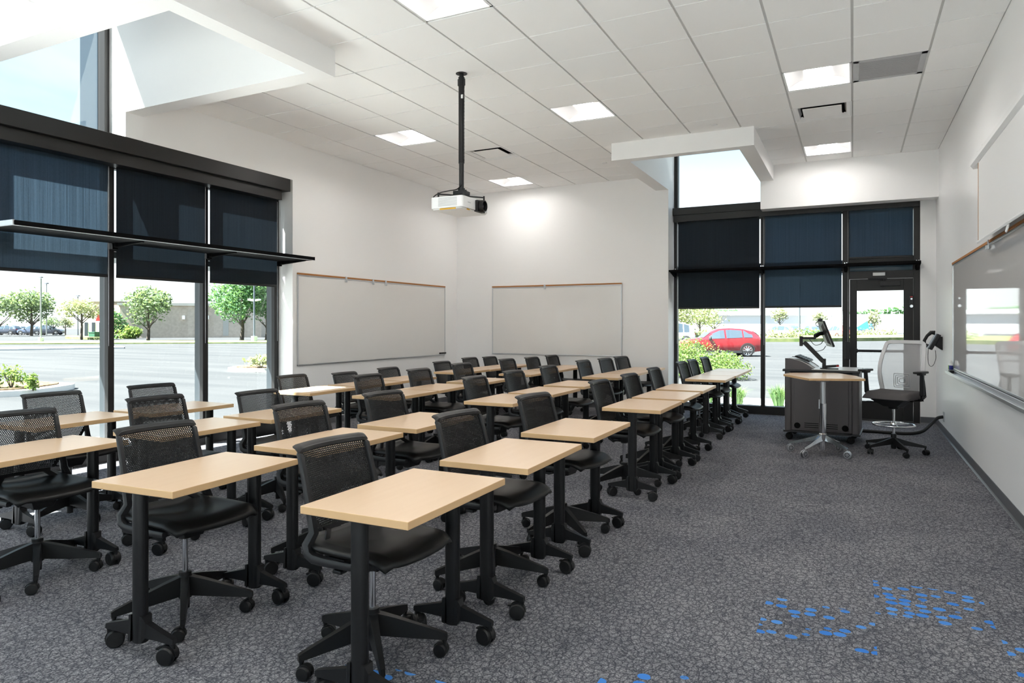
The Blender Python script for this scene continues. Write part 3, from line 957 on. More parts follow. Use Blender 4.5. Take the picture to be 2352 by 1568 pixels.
for (x, y), lb in zip(((-1.501, 8.49), (-3.324, 9.771), (.30, 9.741)), ('round white sprinkler cover in the ceiling in front of the back light well', 'round white sprinkler cover in the ceiling left of the back light well', 'round white sprinkler cover in the ceiling near the door light')):
    k = MB(); k.lathe([(0, -.016), (.036, -.016), (.040, -.013), (.040, -.008), (.028, -.008)], n=24)
    tag(k.build('ceiling_sprinkler', M['whiteplastic'], None, (x, y, ZC), smooth=35), lb, 'sprinkler', 'sprinkler covers')

# ------------------------------------------------------------------ projector on its pole
r = empty('projector', (-3.40, 5.70, ZC), 0, 'white projector hanging from the ceiling on a black pole', 'projector')
PXC, PYC = -3.367, 5.673
k = MB(); k.cyl((PXC, PYC, ZC - .012), (PXC, PYC, ZC - .004), .055, n=24); k.cyl((PXC, PYC, ZC - .05), (PXC, PYC, ZC - .008), .022, n=16)
k.cyl((PXC, PYC, ZC - .135), (PXC, PYC, ZC - .045), .030, n=16); k.box(PXC - .035, PXC + .035, PYC - .012, PYC + .012, ZC - .125, ZC - .06)
under(r, k.build('ceiling_flange', M['black_metal'], None, smooth=40))
k = MB(); k.cyl((PXC, PYC, 2.97), (PXC, PYC, ZC - .13), .0285, n=20)
for q in range(22): k.cyl((PXC + .026, PYC, 3.0 + q * .033), (PXC + .031, PYC, 3.0 + q * .033), .006, n=8)
under(r, k.build('outer_pole', M['black_metal'], None, smooth=40))
k = MB(); k.cyl((PXC, PYC, 2.70), (PXC, PYC, 2.985), .0235, n=20); under(r, k.build('inner_pole', M['grey_blk'], None, smooth=40))
under(r, MB().box(PXC + .012, PXC + .03, PYC - .031, PYC - .02, 3.585, 3.62).build('pole_label', M['whiteplastic']))
bx0, bx1, by0, by1, bz0, bz1 = -3.60, -3.245, 5.485, 5.985, 2.508, 2.628
k = MB(); k.box(PXC - .06, PXC + .06, PYC - .06, PYC + .06, 2.665, 2.70); k.cyl((PXC, PYC, 2.66), (PXC, PYC, 2.73), .034, n=14)
for sx_, sy_ in ((-1, -1), (1, -1), (1, 1), (-1, 1)):
    k.obox((PXC + sx_ * .085, PYC + sy_ * .10, 2.657), (.21, .02, .012), Matrix.Rotation(math.atan2(sy_ * .1, sx_ * .085), 3, 'Z'))
    k.cyl((PXC + sx_ * .15, PYC + sy_ * .175, 2.626), (PXC + sx_ * .15, PYC + sy_ * .175, 2.672), .009, n=8)
under(r, k.build('mount', M['black_metal'], None, bevel=.002))
def rrect(x0, x1, y0, y1, rad, n=5):
    return arc(x1 - rad, y1 - rad, rad, 0, 90, n) + arc(x0 + rad, y1 - rad, rad, 90, 180, n) + arc(x0 + rad, y0 + rad, rad, 180, 270, n) + arc(x1 - rad, y0 + rad, rad, 270, 360, n)
k = MB(); k.prism(rrect(bx0, bx1, by0, by1, .03), bz0 + .012, bz1)
k.prism(rrect(bx0 + .012, bx1 - .012, by0 + .012, by1 - .012, .025), bz0, bz0 + .012)
body = under(r, k.build('projector_body', M['whiteplastic'], None, smooth=30, bevel=.004))
k = MB()
for q in range(8): k.box(bx0 + .09, bx1 - .06, by0 - .0015, by0 + .004, bz0 + .03 + q * .0105, bz0 + .034 + q * .0105)
under(r, k.build('side_vent', M['greyplastic']))
k = MB()
for q in range(9): k.box(bx1 - .004, bx1 + .0015, by1 - .10, by1 - .03, bz0 + .02 + q * .0105, bz0 + .025 + q * .0105)
under(r, k.build('front_vent', M['greyplastic']))
k = MB(); k.lathe([(0, .02), (.05, .02), (.056, .018), (.058, 0), (.058, .045), (.054, .072), (.046, .074), (.044, .05), (0, .045)], (bx1 - .005, 5.795, bz0 + .058), 28, 'x')
k.box(bx1 - .01, bx1 + .03, 5.725, 5.865, bz0 + .0, bz1 - .012)
under(r, k.build('lens_barrel', M['black'], None, smooth=40))
k = MB(); k.lathe([(0, .058), (.025, .054), (.043, .046)], (bx1 - .005, 5.795, bz0 + .058), 24, 'x'); under(r, k.build('lens', M['lensglass'], None, smooth=60))
k = MB(); k.box(bx0 + .10, bx1 - .08, by0 + .010, by0 + .016, bz0 - .0015, bz0 + .011); k.box(bx1 - .016, bx1 - .010, by0 + .10, by0 + .15, bz0 - .001, bz0 + .010)
under(r, k.build('amber_strip', M['yellow']))
k = MB()
for q in range(7): k.box(bx1 - .001, bx1 + .001, by0 + .10 + q * .008, by0 + .105 + q * .008, bz0 + .064, bz0 + .073 - (q % 3) * .002)
under(r, k.build('badge', M['greyplastic']))
k = MB(); k.tube([(PXC + .02, PYC - .03, 2.76), (PXC - .02, PYC - .05, 2.715), (PXC - .10, PYC - .08, 2.70), (PXC - .17, PYC - .12, 2.68), (PXC - .22, PYC - .15, 2.64), (bx0 + .01, by0 + .05, 2.60)], .0055, 6)
under(r, k.build('signal_cable', M['cable'], None, smooth=60))
# ================================================================== STUDENT CHAIRS
def caster_mesh(R, W, stem_top, trail):
    """twin-wheel caster, origin on the floor under the stem"""
    k = MB()
    for s in (-1, 1):
        y0, y1 = s * W * .12, s * W * .5
        c = (-trail, 0, R)
        prof = [(0, y0), (R * .97, y0), (R, y0 + (y1 - y0) * .15), (R, y0 + (y1 - y0) * .7), (R * .86, y1), (R * .3, y1 + s * .001), (0, y1 + s * .0015)]
        k.lathe(prof, c, 20, 'y')
    hood = [(-trail + (R + .003) * math.cos(math.radians(a)), R + (R + .003) * math.sin(math.radians(a))) for a in range(-5, 170, 14)]
    hood += [(-trail + (R * .55) * math.cos(math.radians(a)), R + (R * .55) * math.sin(math.radians(a))) for a in range(165, -10, -20)]
    k.prism(hood, -W * .2, W * .2, 'y')
    k.cyl((0, 0, R * 1.1), (0, 0, stem_top), R * .30, n=12)
    k.cyl((-trail, -W * .3, R), (-trail, W * .3, R), R * .2, n=10)
    return k

def bx(y, z):
    tt = (z - .46) / .445
    edge = -.112 - .100 * tt - .018 * tt * tt
    bow = .034 * (1 - min(1, (y / .20) ** 2)) * min(1, max(0, (z - .5) / .12))
    return edge - bow

def hwid(z):
    return .217 - .006 * max(0, (z - .6) / .3)

def make_chair():
    root = empty('student_chair')
    # star base
    k = MB()
    k.lathe([(0, .085), (.031, .085), (.036, .10), (.036, .185), (.029, .195), (.029, .212), (.018, .214), (0, .214)], n=20)
    k.cyl((0, 0, .034), (0, 0, .09), .021, n=14)
    for a in (0, 72, 144, 216, 288):
        q = math.radians(a + 180)
        R = Matrix.Rotation(q, 4, 'Z')
        lv = [(.026, .023, .100, .192), (.10, .019, .092, .172), (.22, .0145, .082, .134), (.306, .013, .076, .106), (.322, .010, .074, .098)]
        o = len(k.v)
        for x, w_, z0, z1 in lv:
            for p in ((x, -w_, z0), (x, w_, z0), (x, w_ * .8, z1), (x, -w_ * .8, z1)):
                k.v.append(tuple(R @ Vector(p)))
        for i in range(len(lv) - 1):
            for j in range(4):
                k.f.append((o + i * 4 + j, o + i * 4 + (j + 1) % 4, o + i * 4 + 4 + (j + 1) % 4, o + i * 4 + 4 + j)); k.mi.append(0)
        e = len(lv) - 1
        k.f.append((o + e * 4, o + e * 4 + 1, o + e * 4 + 2, o + e * 4 + 3)); k.mi.append(0)
        p0 = R @ Vector((.309, 0, .068)); p1 = R @ Vector((.309, 0, .10))
        k.cyl(p0, p1, .0115, n=10)
    base = k.build('base', M['black'], root, smooth=32)
    cm = None
    for i, a in enumerate((0, 72, 144, 216, 288)):
        q = math.radians(a + 180)
        if cm is None:
            cm = caster_mesh(.030, .052, .085, .016).build('caster', M['wheel'], base, smooth=35); c_ = cm
        else:
            c_ = cm.copy(); COL.objects.link(c_)
        c_.location = (.309 * math.cos(q), .309 * math.sin(q), 0)
        c_.rotation_euler = (0, 0, q + (.6, -.9, 1.4, -.3, 2.1)[i])
    k = MB(); k.cyl((0, 0, .205), (0, 0, .40), .0135, n=16); k.build('gas_lift', M['chrome'], root, smooth=40)
    # mechanism
    k = MB()
    k.hexa([(-.09, -.05, .385), (.07, -.05, .385), (.07, .05, .385), (-.09, .05, .385)], [(-.13, -.10, .486), (.11, -.09, .486), (.11, .09, .486), (-.13, .10, .486)])
    k.hexa([(-.13, -.055, .40), (-.08, -.055, .372), (-.08, .055, .372), (-.13, .055, .40)], [(-.14, -.055, .44), (-.08, -.055, .44), (-.08, .055, .44), (-.14, .055, .44)])
    k.cyl((0, 0, .37), (0, 0, .41), .03, n=14)
    k.box(.0, .02, -.20, -.05, .425, .437); k.box(-.012, .034, -.225, -.185, .421, .436)
    for s in (-1, 1):
        k.hexa([(-.07, s * .08, .425), (.04, s * .08, .425), (.05, s * .222, .465), (-.07, s * .222, .465)], [(-.07, s * .08, .475), (.04, s * .08, .475), (.05, s * .222, .481), (-.07, s * .222, .481)])
    k.build('mechanism', M['black'], root, bevel=.004)
    # seat: dished shell with a waterfall front
    def seat(u, v):
        y = (u - .5) * 2; x = -.172 + v * .464
        half = .238 * (1 - .16 * max(0, (.22 - v) / .22) ** 2) * (1 - .085 * max(0, (v - .75) / .25) ** 3)
        yy = y * half
        xx = x - .028 * (abs(y) ** 3) * max(0, (v - .55) / .45)
        zz = .512 - .016 * math.exp(-((v - .38) / .28) ** 2) * (1 - y * y) + .010 * y * y
        if v > .74:
            zz -= .040 * ((v - .74) / .26) ** 2.4
        if v < .15:
            zz += .018 * ((.15 - v) / .15) ** 2
        zz -= .020 * max(0, abs(y) - .82) / .18
        return (xx, yy, zz + .008)
    k = MB(); k.grid(seat, 22, 24)
    k.build('seat', M['seat'], root, smooth=60, solid=.016)
    # back frame: rails under the seat, uprights, top rail with a flared lip
    k = MB()
    prof = [(-.0125, -.006), (-.009, -.0115), (.009, -.0115), (.0125, -.006), (.0125, .006), (.009, .0115), (-.009, .0115), (-.0125, .006)]
    for s in (-1, 1):
        pts = [(.17, s * 0.215, .466), (.06, s * 0.224, .464), (-.04, s * 0.229, .463), (-.105, s * 0.231, .466), (-.134, s * 0.231, .480), (-.147, s * 0.229, .513)]
        ups = [(0, 0, 1), (0, 0, 1), (0, 0, 1), (.25, 0, .95), (.7, 0, .7), (.98, 0, .1)]
        for z in (.56, .62, .68, .74, .80, .866):
            pts.append((bx(.2, z), s * (hwid(z) - .012), z)); ups.append((1, 0, .15))
        zc = .866
        for a in (20, 45, 70, 90):
            q = math.radians(a)
            pts.append((bx(.19, .885), s * (hwid(.88) - .012 - .020 + .020 * math.cos(q)), zc + .022 * math.sin(q))); ups.append((1, 0, .15))
        pts += [(bx(y_, .888), s * y_, .8885) for y_ in (.15, .10, .05, 0)]; ups += [(1, 0, .15)] * 4
        k.sweep(pts, prof, ups, scale=[1.1, 1.3, 1.4, 1.55, 1.65, 1.6, 1.45, 1.3, 1.2, 1.1, 1.0, 1.0] + [.85] * (len(pts) - 12))
    def lip(u, v):
        y = (u - .5) * 2 * .212
        edge = max(0, abs(y) - .190) / .022
        x = bx(min(abs(y), .19), .892) + .008 - v * .038 + .006 * edge ** 2 * v
        z = .895 + .016 * v - .010 * edge ** 2 * (1 - .6 * v) + .004 * math.sin(PI * v)
        return (x, y, z)
    kk = MB(); kk.grid(lip, 20, 5)
    k2 = MB(); k2.v, k2.f, k2.mi = list(kk.v), list(kk.f), list(kk.mi)
    # thicken the lip by hand
    n = len(kk.v); dn = [(x + .002, y, z - .007) for x, y, z in kk.v]
    k.add(kk.v, kk.f); k.add(dn, [tuple(reversed(f_)) for f_ in kk.f])
    w_ = 21
    ring = [i for i in range(w_)] + [j * w_ + 20 for j in range(1, 6)] + [5 * w_ + i for i in range(19, -1, -1)] + [j * w_ for j in range(4, 0, -1)]
    o = len(k.v) - 2 * n
    for a, b in zip(ring, ring[1:] + ring[:1]):
        k.f.append((o + a, o + b, o + n + b, o + n + a)); k.mi.append(0)
    # solid border between the uprights and the perforated field
    def phw(z): return .190 if z > .63 else .190 - .045 * ((.63 - z) / .065)
    Z0, Z1 = .565, .878
    for s in (-1, 1):
        def bord(u, v, s=s):
            z = Z0 + (Z1 - Z0) * v; y = phw(z) + ((hwid(z) - .016) - phw(z)) * u if z > .63 else phw(z) + .018 * u
            return (bx(y, z), s * y, z)
        kb = MB(); kb.grid(bord, 2, 14)
        for dx in (0, -.007): k.add([(x + dx, y, z) for x, y, z in kb.v], kb.f)
    kb = MB(); kb.grid(lambda u, v: (bx((u - .5) * 2 * .135, .552 + .016 * v), (u - .5) * 2 * (.134 + .004 * v), .549 + .018 * v), 12, 1)
    for dx in (.003, -.010): k.add([(x + dx, y, z) for x, y, z in kb.v], kb.f)
    kb = MB(); kb.grid(lambda u, v: (bx((u - .5) * 2 * .17, .877 + .007 * v), (u - .5) * 2 * .190, .877 + .007 * v), 12, 1)
    for dx in (0, -.007): k.add([(x + dx, y, z) for x, y, z in kb.v], kb.f)
    for s in (-1, 1):       # struts from the panel foot down to the mechanism
        k.sweep([(bx(.10, .56) - .004, s * .105, .556), (-.128, s * .135, .530), (-.100, s * .175, .492), (-.04, s * .215, .478)], [(-.012, -.005), (.012, -.005), (.012, .005), (-.012, .005)], (1, 0, .4))
    k.build('back_frame', M['grey_blk'], root, smooth=42)
    # perforated field: real holes through a curved sheet
    k = MB()
    NC, NR, TH = 37, 38, .0032
    dz = (Z1 - Z0) / NR
    def P(a, z, d):
        y = a * phw(min(max(z, Z0), Z1))
        return (bx(y, z) - d, y, z)
    for j in range(NR):
        zc = Z0 + (j + .5) * dz
        off = .5 if j % 2 else 0.0
        for i in range(-1, NC):
            a0 = (i + off) / NC * 2 - 1; a1 = (i + 1 + off) / NC * 2 - 1
            c0, c1 = max(a0, -1), min(a1, 1)
            if c1 - c0 < 1e-6: continue
            z0, z1 = zc - dz / 2, zc + dz / 2
            full = (c0 == a0 and c1 == a1)
            if not full:
                for d in (0, TH): k.add([P(c0, z0, d), P(c1, z0, d), P(c1, z1, d), P(c0, z1, d)], [(0, 1, 2, 3)])
                continue
            ac, ha = (a0 + a1) / 2, (a1 - a0) / 2 * .78; hz = dz / 2 * .80
            vs = []
            for d in (0, TH):
                vs += [P(a0, z0, d), P(a1, z0, d), P(a1, z1, d), P(a0, z1, d), P(ac, zc - hz, d), P(ac + ha, zc, d), P(ac, zc + hz, d), P(ac - ha, zc, d)]
            fs = []
            for b in (0, 8):
                fs += [(b, b + 1, b + 4), (b + 1, b + 5, b + 4), (b + 1, b + 2, b + 5), (b + 2, b + 6, b + 5), (b + 2, b + 3, b + 6), (b + 3, b + 7, b + 6), (b + 3, b, b + 7), (b, b + 4, b + 7)]
            fs += [(4, 5, 13, 12), (5, 6, 14, 13), (6, 7, 15, 14), (7, 4, 12, 15)]
            k.add(vs, fs)
    k.build('back_panel', M['black_mesh'], root)
    return root

ROWNAME = {'A': 'front row along the open floor', 'B': 'second row from the open floor', 'C': 'third row from the open floor', 'D': 'fourth row, nearest the left window'}
ORD = ['nearest', 'second nearest', 'third nearest', 'fourth', 'middle', 'sixth', 'third farthest', 'second farthest', 'farthest']
ORDL = ['first and nearest', 'second nearest', 'third nearest', 'fourth nearest', 'fifth and middle one', 'sixth', 'third farthest', 'second farthest', 'farthest']
ROWL = {'A': 'in the row along the open floor', 'B': 'in the second row from the open floor', 'C': 'in the third row from the open floor', 'D': 'in the row next to the left window'}

# desks: (row, number): centre x, centre y, yaw in degrees
DESKS = {('A', 1): (-1.633, 2.345, .5), ('A', 2): (-1.633, 3.318, 1), ('A', 3): (-1.645, 4.30, 0), ('A', 4): (-1.615, 5.785, 0), ('A', 5): (-1.62, 6.655, 0), ('A', 6): (-1.625, 7.555, 0),
         ('A', 7): (-1.645, 9.06, 0), ('A', 8): (-1.635, 9.845, 0), ('A', 9): (-1.635, 10.62, 0),
         ('B', 1): (-2.765, 2.257, 3.2), ('B', 2): (-2.80, 3.205, 0), ('B', 3): (-2.802, 4.113, 0), ('B', 4): (-2.872, 5.67, 0), ('B', 5): (-2.865, 6.535, 0), ('B', 6): (-2.885, 7.465, 0),
         ('B', 7): (-2.93, 8.81, 0), ('B', 8): (-2.91, 9.60, 0), ('B', 9): (-2.90, 10.38, 0),
         ('C', 1): (-4.075, 2.235, 4), ('C', 2): (-4.00, 3.165, -2), ('C', 3): (-3.99, 4.015, 0), ('C', 4): (-4.08, 5.60, 0), ('C', 5): (-4.09, 6.385, 2), ('C', 6): (-4.12, 7.375, 0),
         ('C', 7): (-4.16, 8.81, 0), ('C', 8): (-4.15, 9.59, 0), ('C', 9): (-4.15, 10.37, 0),
         ('D', 2): (-5.11, 3.02, 2), ('D', 3): (-5.045, 3.855, 0), ('D', 4): (-5.085, 5.585, 0), ('D', 5): (-5.09, 6.40, 0), ('D', 6): (-5.12, 7.20, 0),
         ('D', 7): (-5.19, 8.75, 0), ('D', 8): (-5.16, 9.53, 0), ('D', 9): (-5.16, 10.31, 0)}
# upper left corner of each chair back in the photograph, and the turn of the chair
CHAIRS = {('A', 1): (674, 1023, 0), ('A', 2): (991, 955, -2), ('A', 3): (1181, 911, -4), ('A', 4): (1348, 877.5, 0), ('A', 5): (1422, 862, 0), ('A', 6): (1482, 847.6, 2), ('A', 7): (1549.5, 832.6, 0), ('A', 8): (1574.5, 827.6, 0), ('A', 9): (1604, 821.5, 0),
          ('B', 1): (264, 986, 0), ('B', 2): (622, 933, 0), ('B', 3): (831, 905, -1), ('B', 4): (1057, 868, 2), ('B', 5): (1151.4, 854.2, 1), ('B', 6): (1234.8, 842, 0), ('B', 7): (1319.6, 829, 0), ('B', 8): (1370.6, 824.2, -4), ('B', 9): (1407.3, 819.7, -8),
          ('C', 1): (-56, 953, 0), ('C', 2): (290, 916, 0), ('C', 3): (540, 902, 2), ('C', 4): (808, 863, 0), ('C', 5): (931.8, 849.4, 2), ('C', 6): (1034, 836, 0), ('C', 7): (1143, 825.6, 0), ('C', 8): (1202.6, 821.4, 0), ('C', 9): (1250, 817, 0),
          ('D', 2): (50, 907, 2), ('D', 3): (293, 887, 0), ('D', 4): (634, 864, 2), ('D', 5): (760.5, 857.5, 2), ('D', 6): (864.8, 846.2, 3), ('D', 7): (992.5, 831.5, 0), ('D', 8): (1058.6, 822.6, 0), ('D', 9): (1106.2, 820.2, 0)}
LIP = Vector((-.272, -.190, .905))
ch0 = make_chair()
rnd = random.Random(3)
first = True
for (row, num), (px, py, yaw) in CHAIRS.items():
    dx_, dy_, _ = DESKS[(row, num)]
    lipx = dx_ - .245 - .25
    p = at_x(px, py, lipx)
    if p.y - LIP.y > dy_ + .06:        # keep the seat between the desk legs
        p = at_y(px, py, dy_ + .06 + LIP.y)
    dz = max(-.075, min(.035, p.z - LIP.z))
    yr = math.radians(yaw - 4)
    o = ch0 if first else copy_tree(ch0)
    first = False
    off = Matrix.Rotation(yr, 3, 'Z') @ LIP
    o.location = (p.x - off.x, p.y - off.y, 0)
    o.rotation_euler = (0, 0, yr)
    for c in o.children:
        nm = c.name.split('.')[0]
        if nm in ('seat', 'back_frame', 'back_panel', 'mechanism', 'gas_lift'):
            c.location = (0, 0, dz)
        if nm == 'base':
            c.rotation_euler = (0, 0, math.radians(-5 if (row, num) == ('A', 1) else 0 if (row, num) == ('B', 1) else rnd.uniform(-36, 36)))
    tag(o, 'black mesh-back chair, ' + ORDL[num - 1] + ' ' + ROWL[row], 'chair', 'student chairs')

# ================================================================== STUDENT DESKS
def make_desk():
    root = empty('student_desk')
    k = MB(); k.cur = 0
    hx, hy = .2455, .3785
    k.add([(-hx, -hy, .737), (hx, -hy, .737), (hx, hy, .737), (-hx, hy, .737)], [(0, 1, 2, 3)])
    k.add([(-hx, -hy, .707), (hx, -hy, .707), (hx, hy, .707), (-hx, hy, .707)], [(3, 2, 1, 0)])
    k2 = MB(); k2.box(-hx, hx, -hy, hy, .707, .737)
    for i, f_ in enumerate(k2.f): k2.mi[i] = 0 if i in (0, 1) else 1
    k2.build('tabletop', [M['maple'], M['maple_edge']], root, bevel=.0022)
    dc = None
    lm = fm = None
    for s in (-1, 1):
        yl = s * .332
        if lm is None:
            k = MB()
            sec = []
            for i in range(28):
                q = 2 * PI * i / 28
                cx_, cy_ = math.cos(q), math.sin(q)
                sec.append((.034 * (abs(cx_) ** .75) * (1 if cx_ > 0 else -1), .026 * (abs(cy_) ** .9) * (1 if cy_ > 0 else -1)))
            k.prism(sec, .062, .700)
            for g in (-1, 1): k.box(g * .034 - .002, g * .034 + .002, -.006, .006, .19, .698)
            k.box(-.19, .19, -.028, .028, .699, .7065)
            k.box(-.20, .16, -.040, -.034, .7035, .7068)
            lm = k.build('leg', M['black_metal'], root, smooth=30); leg = lm
        else:
            leg = lm.copy(); COL.objects.link(leg); leg.parent = root
        leg.location = (0, yl, 0)
        if fm is None:
            k = MB()
            for g in (-1, 1):
                o = len(k.v)
                lv = [(.024, .031, .066, .182), (.040, .030, .070, .178), (.050, .018, .088, .150), (.12, .016, .088, .130), (.186, .015, .086, .112), (.205, .013, .086, .106)]
                for x, w_, z0, z1 in lv:
                    for p in ((g * x, -w_, z0), (g * x, w_, z0), (g * x, w_ * .82, z1), (g * x, -w_ * .82, z1)): k.v.append(p)
                for i in range(len(lv) - 1):
                    for j in range(4): k.f.append((o + i * 4 + j, o + i * 4 + (j + 1) % 4, o + i * 4 + 4 + (j + 1) % 4, o + i * 4 + 4 + j)); k.mi.append(0)
                e = len(lv) - 1
                k.f.append((o + e * 4, o + e * 4 + 1, o + e * 4 + 2, o + e * 4 + 3)); k.mi.append(0)
                k.cyl((g * .192, 0, .078), (g * .192, 0, .10), .0125, n=12)
            fm = k.build('foot', M['black_metal'], leg, smooth=30)
        else:
            ft = fm.copy(); COL.objects.link(ft); ft.parent = leg
        for g in (-1, 1):
            if dc is None:
                kc = caster_mesh(.0385, .060, .088, .022)
                kc.box(-.068, -.05, -.012, .012, .060, .066)
                dc = kc.build('caster', M['wheel'], leg, smooth=35); c_ = dc
            else:
                c_ = dc.copy(); COL.objects.link(c_); c_.parent = leg
            c_.location = (g * .192, 0, 0)
            c_.rotation_euler = (0, 0, (.5 if s < 0 else -.5) + (0 if g > 0 else PI) + (.35 if g * s > 0 else -.2))
    k = MB(); k.box(-.022, .022, -.31, .31, .683, .703); k.build('support_rail', M['black_metal'], root, bevel=.002)
    return root
dk0 = make_desk()
first = True
for (row, num), (x, y, yaw) in DESKS.items():
    o = dk0 if first else copy_tree(dk0)
    first = False
    o.location = (x, y, 0)
    o.rotation_euler = (0, 0, math.radians(yaw))
    tag(o, 'small maple-topped desk, ' + ORDL[num - 1] + ' ' + ROWL[row], 'desk', 'student desks')

# ================================================================== LECTERN CART AND WHAT STANDS ON IT
CT = empty('lectern_cart', (-.345, 9.06, 0), math.radians(-3.5), 'charcoal media cart on casters standing in front of the glass door', 'lectern')
k = MB()
k.box(-.335, .335, .012, .62, .125, .835)
k.build('body', M['cart'], CT, bevel=.004)
for s in (-1, 1):
    k = MB(); k.prism(rrect(min(s * .335, s * .412), max(s * .335, s * .412), .0, .63, .022), .115, .845)
    k.box(s * .355 - .002, s * .355 + .002, -.002, .0, .13, .84)
    k.build('corner_post', M['cart'], CT, smooth=30)
k = MB(); k.box(-.30, .30, .0, .02, .15, .80); pn = k.build('access_panel', M['cart'], CT, bevel=.004)
for s in (-1, 1):
    k = MB()
    for q in range(3): k.box(s * .105 - .08, s * .105 + .08, -.0015, .004, .168 + q * .024, .176 + q * .024)
    k.build('vent_slots', M['slot'], pn)
for s in (-1, 1):
    k = MB(); k.lathe([(0, -.003), (.024, -.003), (.036, -.005), (.036, .004)], (s * .265, 0, .185), 24, 'y'); k.build('fan_grommet', M['slot'], pn, smooth=40)
k = MB()
for s in (-1, 1): k.box(s * .16 - .10, s * .16 + .10, -.002, .004, .812, .822)
k.lathe([(0, -.004), (.035, -.004), (.035, .01)], (0, 0, .825), 20, 'y')
k.build('cable_slots', M['slot'], CT)
k = MB(); k.box(-.425, .425, -.015, .645, .098, .122); k.build('base_plate', M['cart_dark'], CT, bevel=.004)
k = MB(); k.box(-.432, .425, -.025, .65, .845, .872); k.build('worktop_edge', M['cart_dark'], CT, bevel=.004)
k = MB(); k.box(-.10, .423, -.020, .645, .872, .880); k.build('worktop', M['cart_top'], CT, bevel=.002)
prof = [(-.405, .872), (-.405, 1.005)] + [(-.405 + .335 * q / 12, 1.005 - .133 * (q / 12) ** 2.1) for q in range(1, 13)]
for y0, y1 in ((.0, .022), (.60, .622)):
    k = MB(); k.prism(prof, y0, y1, 'y'); k.build('console_side', M['cart'], CT, smooth=30)
k = MB()
pr = [(x, z - .006) for x, z in prof[1:]]
k.add([(x, y, z) for y in (.022, .60) for x, z in pr], [(i, i + 1, len(pr) + i + 1, len(pr) + i) for i in range(len(pr) - 1)])
k.build('console_top', M['cart_top'], CT, smooth=50, solid=.006)
cc = None
for sx_, y in ((-1, .07), (1, .07), (-1, .56), (1, .56)):
    if cc is None: cc = caster_mesh(.040, .045, .10, .025).build('caster', M['wheel'], CT, smooth=35); c_ = cc
    else: c_ = cc.copy(); COL.objects.link(c_); c_.parent = CT
    c_.location = (sx_ * .345, y, 0); c_.rotation_euler = (0, 0, .4 * sx_ + y)

def cart_place(name, label, cat, lx, ly, lz, rz=0.0):
    q = CT.rotation_euler.z
    return empty(name, (CT.location.x + lx * math.cos(q) - ly * math.sin(q), CT.location.y + lx * math.sin(q) + ly * math.cos(q), lz), q + rz, label, cat)
MO = cart_place('monitor', 'black monitor on a swing arm clamped to the media cart, seen edge-on', 'monitor', .012, .12, .880)
k = MB(); k.cyl((.012, 0, 0), (.012, 0, .012), .045, n=20); k.box(-.008, .032, -.022, .022, .0, .125); k.build('arm_post', M['black'], MO, bevel=.004)
k = MB(); k.sweep([(.005, 0, .088), (-.215, 0, .325)], [(-.028, -.024), (.028, -.024), (.028, .024), (-.028, .024)], (0, 0, 1)); k.build('lower_arm', M['black'], MO, bevel=.006)
k = MB(); k.box(-.265, -.228, -.028, .028, .275, .395); k.box(-.265, -.082, -.024, .024, .360, .388); k.build('upper_arm', M['black'], MO, bevel=.005)
k = MB(); k.box(-.105, -.078, -.02, .02, .365, .410); k.sweep([(-.09, 0, .395), (-.05, .03, .425), (-.012, .08, .432)], [(-.02, -.022), (.02, -.022), (.02, .022), (-.02, .022)], (0, 0, 1)); k.build('tilt_head', M['black'], MO, bevel=.004)
SR = Matrix.Translation((.020, .12, .428)) @ Matrix.Rotation(math.radians(13), 4, 'Z') @ Matrix.Rotation(math.radians(-20), 4, 'Y')
k = MB(); k.box(-.012, .012, -.26, .26, -.165, .165); k.hexa([(-.035, -.12, -.11), (-.012, -.18, -.14), (-.012, .18, -.14), (-.035, .12, -.11)], [(-.035, -.12, .11), (-.012, -.18, .14), (-.012, .18, .14), (-.035, .12, .11)])
k.xform(SR); shell = k.build('monitor_shell', M['grey_blk'], MO, bevel=.004)
k = MB(); k.box(.0121, .0128, -.25, .25, -.15, .155); k.xform(SR); k.build('screen', M['darkglass'], MO)
k = MB(); k.tube([(.0, .02, .34), (-.03, .0, .30), (-.09, -.01, .29), (-.13, -.01, .33), (-.16, 0, .37)], .004, 6); k.tube([(.03, .02, .28), (.0, .0, .235), (-.06, -.01, .215), (-.13, -.01, .218)], .004, 6)
k.build('display_cable', M['cable'], MO, smooth=60)
tp = SR @ Vector((0, -.03, .165))
WC = cart_place('webcam', 'small black webcam perched on the top edge of the monitor', 'webcam', tp.x, .12 + tp.y, .880 + tp.z)
k = MB(); k.box(-.022, .022, -.03, .03, .0, .028); k.cyl((.02, 0, .014), (.03, 0, .014), .010, n=14); k.build('camera_body', M['black'], WC, bevel=.005)
k = MB(); k.sweep([(-.018, 0, .004), (-.045, 0, -.02), (-.05, 0, -.045), (-.022, 0, -.07)], [(-.014, -.003), (.014, -.003), (.014, .003), (-.014, .003)], (1, 0, .2)); k.build('clip', M['black'], WC)
KB = cart_place('keyboard', 'black keyboard lying on the sloping console of the media cart', 'keyboard', -.235, .33, .975)
RK = Matrix.Rotation(math.radians(21), 4, 'Y')
k = MB(); k.box(-.09, .09, -.20, .20, .012, .030); k.xform(RK); k.build('case', M['black'], KB, bevel=.004)
k = MB()
for i in range(5):
    for j in range(14): k.box(-.08 + i * .033, -.053 + i * .033, -.19 + j * .0272, -.167 + j * .0272, .030, .036)
k.xform(RK); k.build('keys', M['grey_blk'], KB)
ST = cart_place('stapler', 'small black and red stapler on the pale worktop right of the monitor post', 'stapler', .115, .10, .880, .1)
k = MB(); k.box(-.075, .07, -.018, .018, 0, .012); k.build('stapler_base', M['black'], ST, bevel=.004)
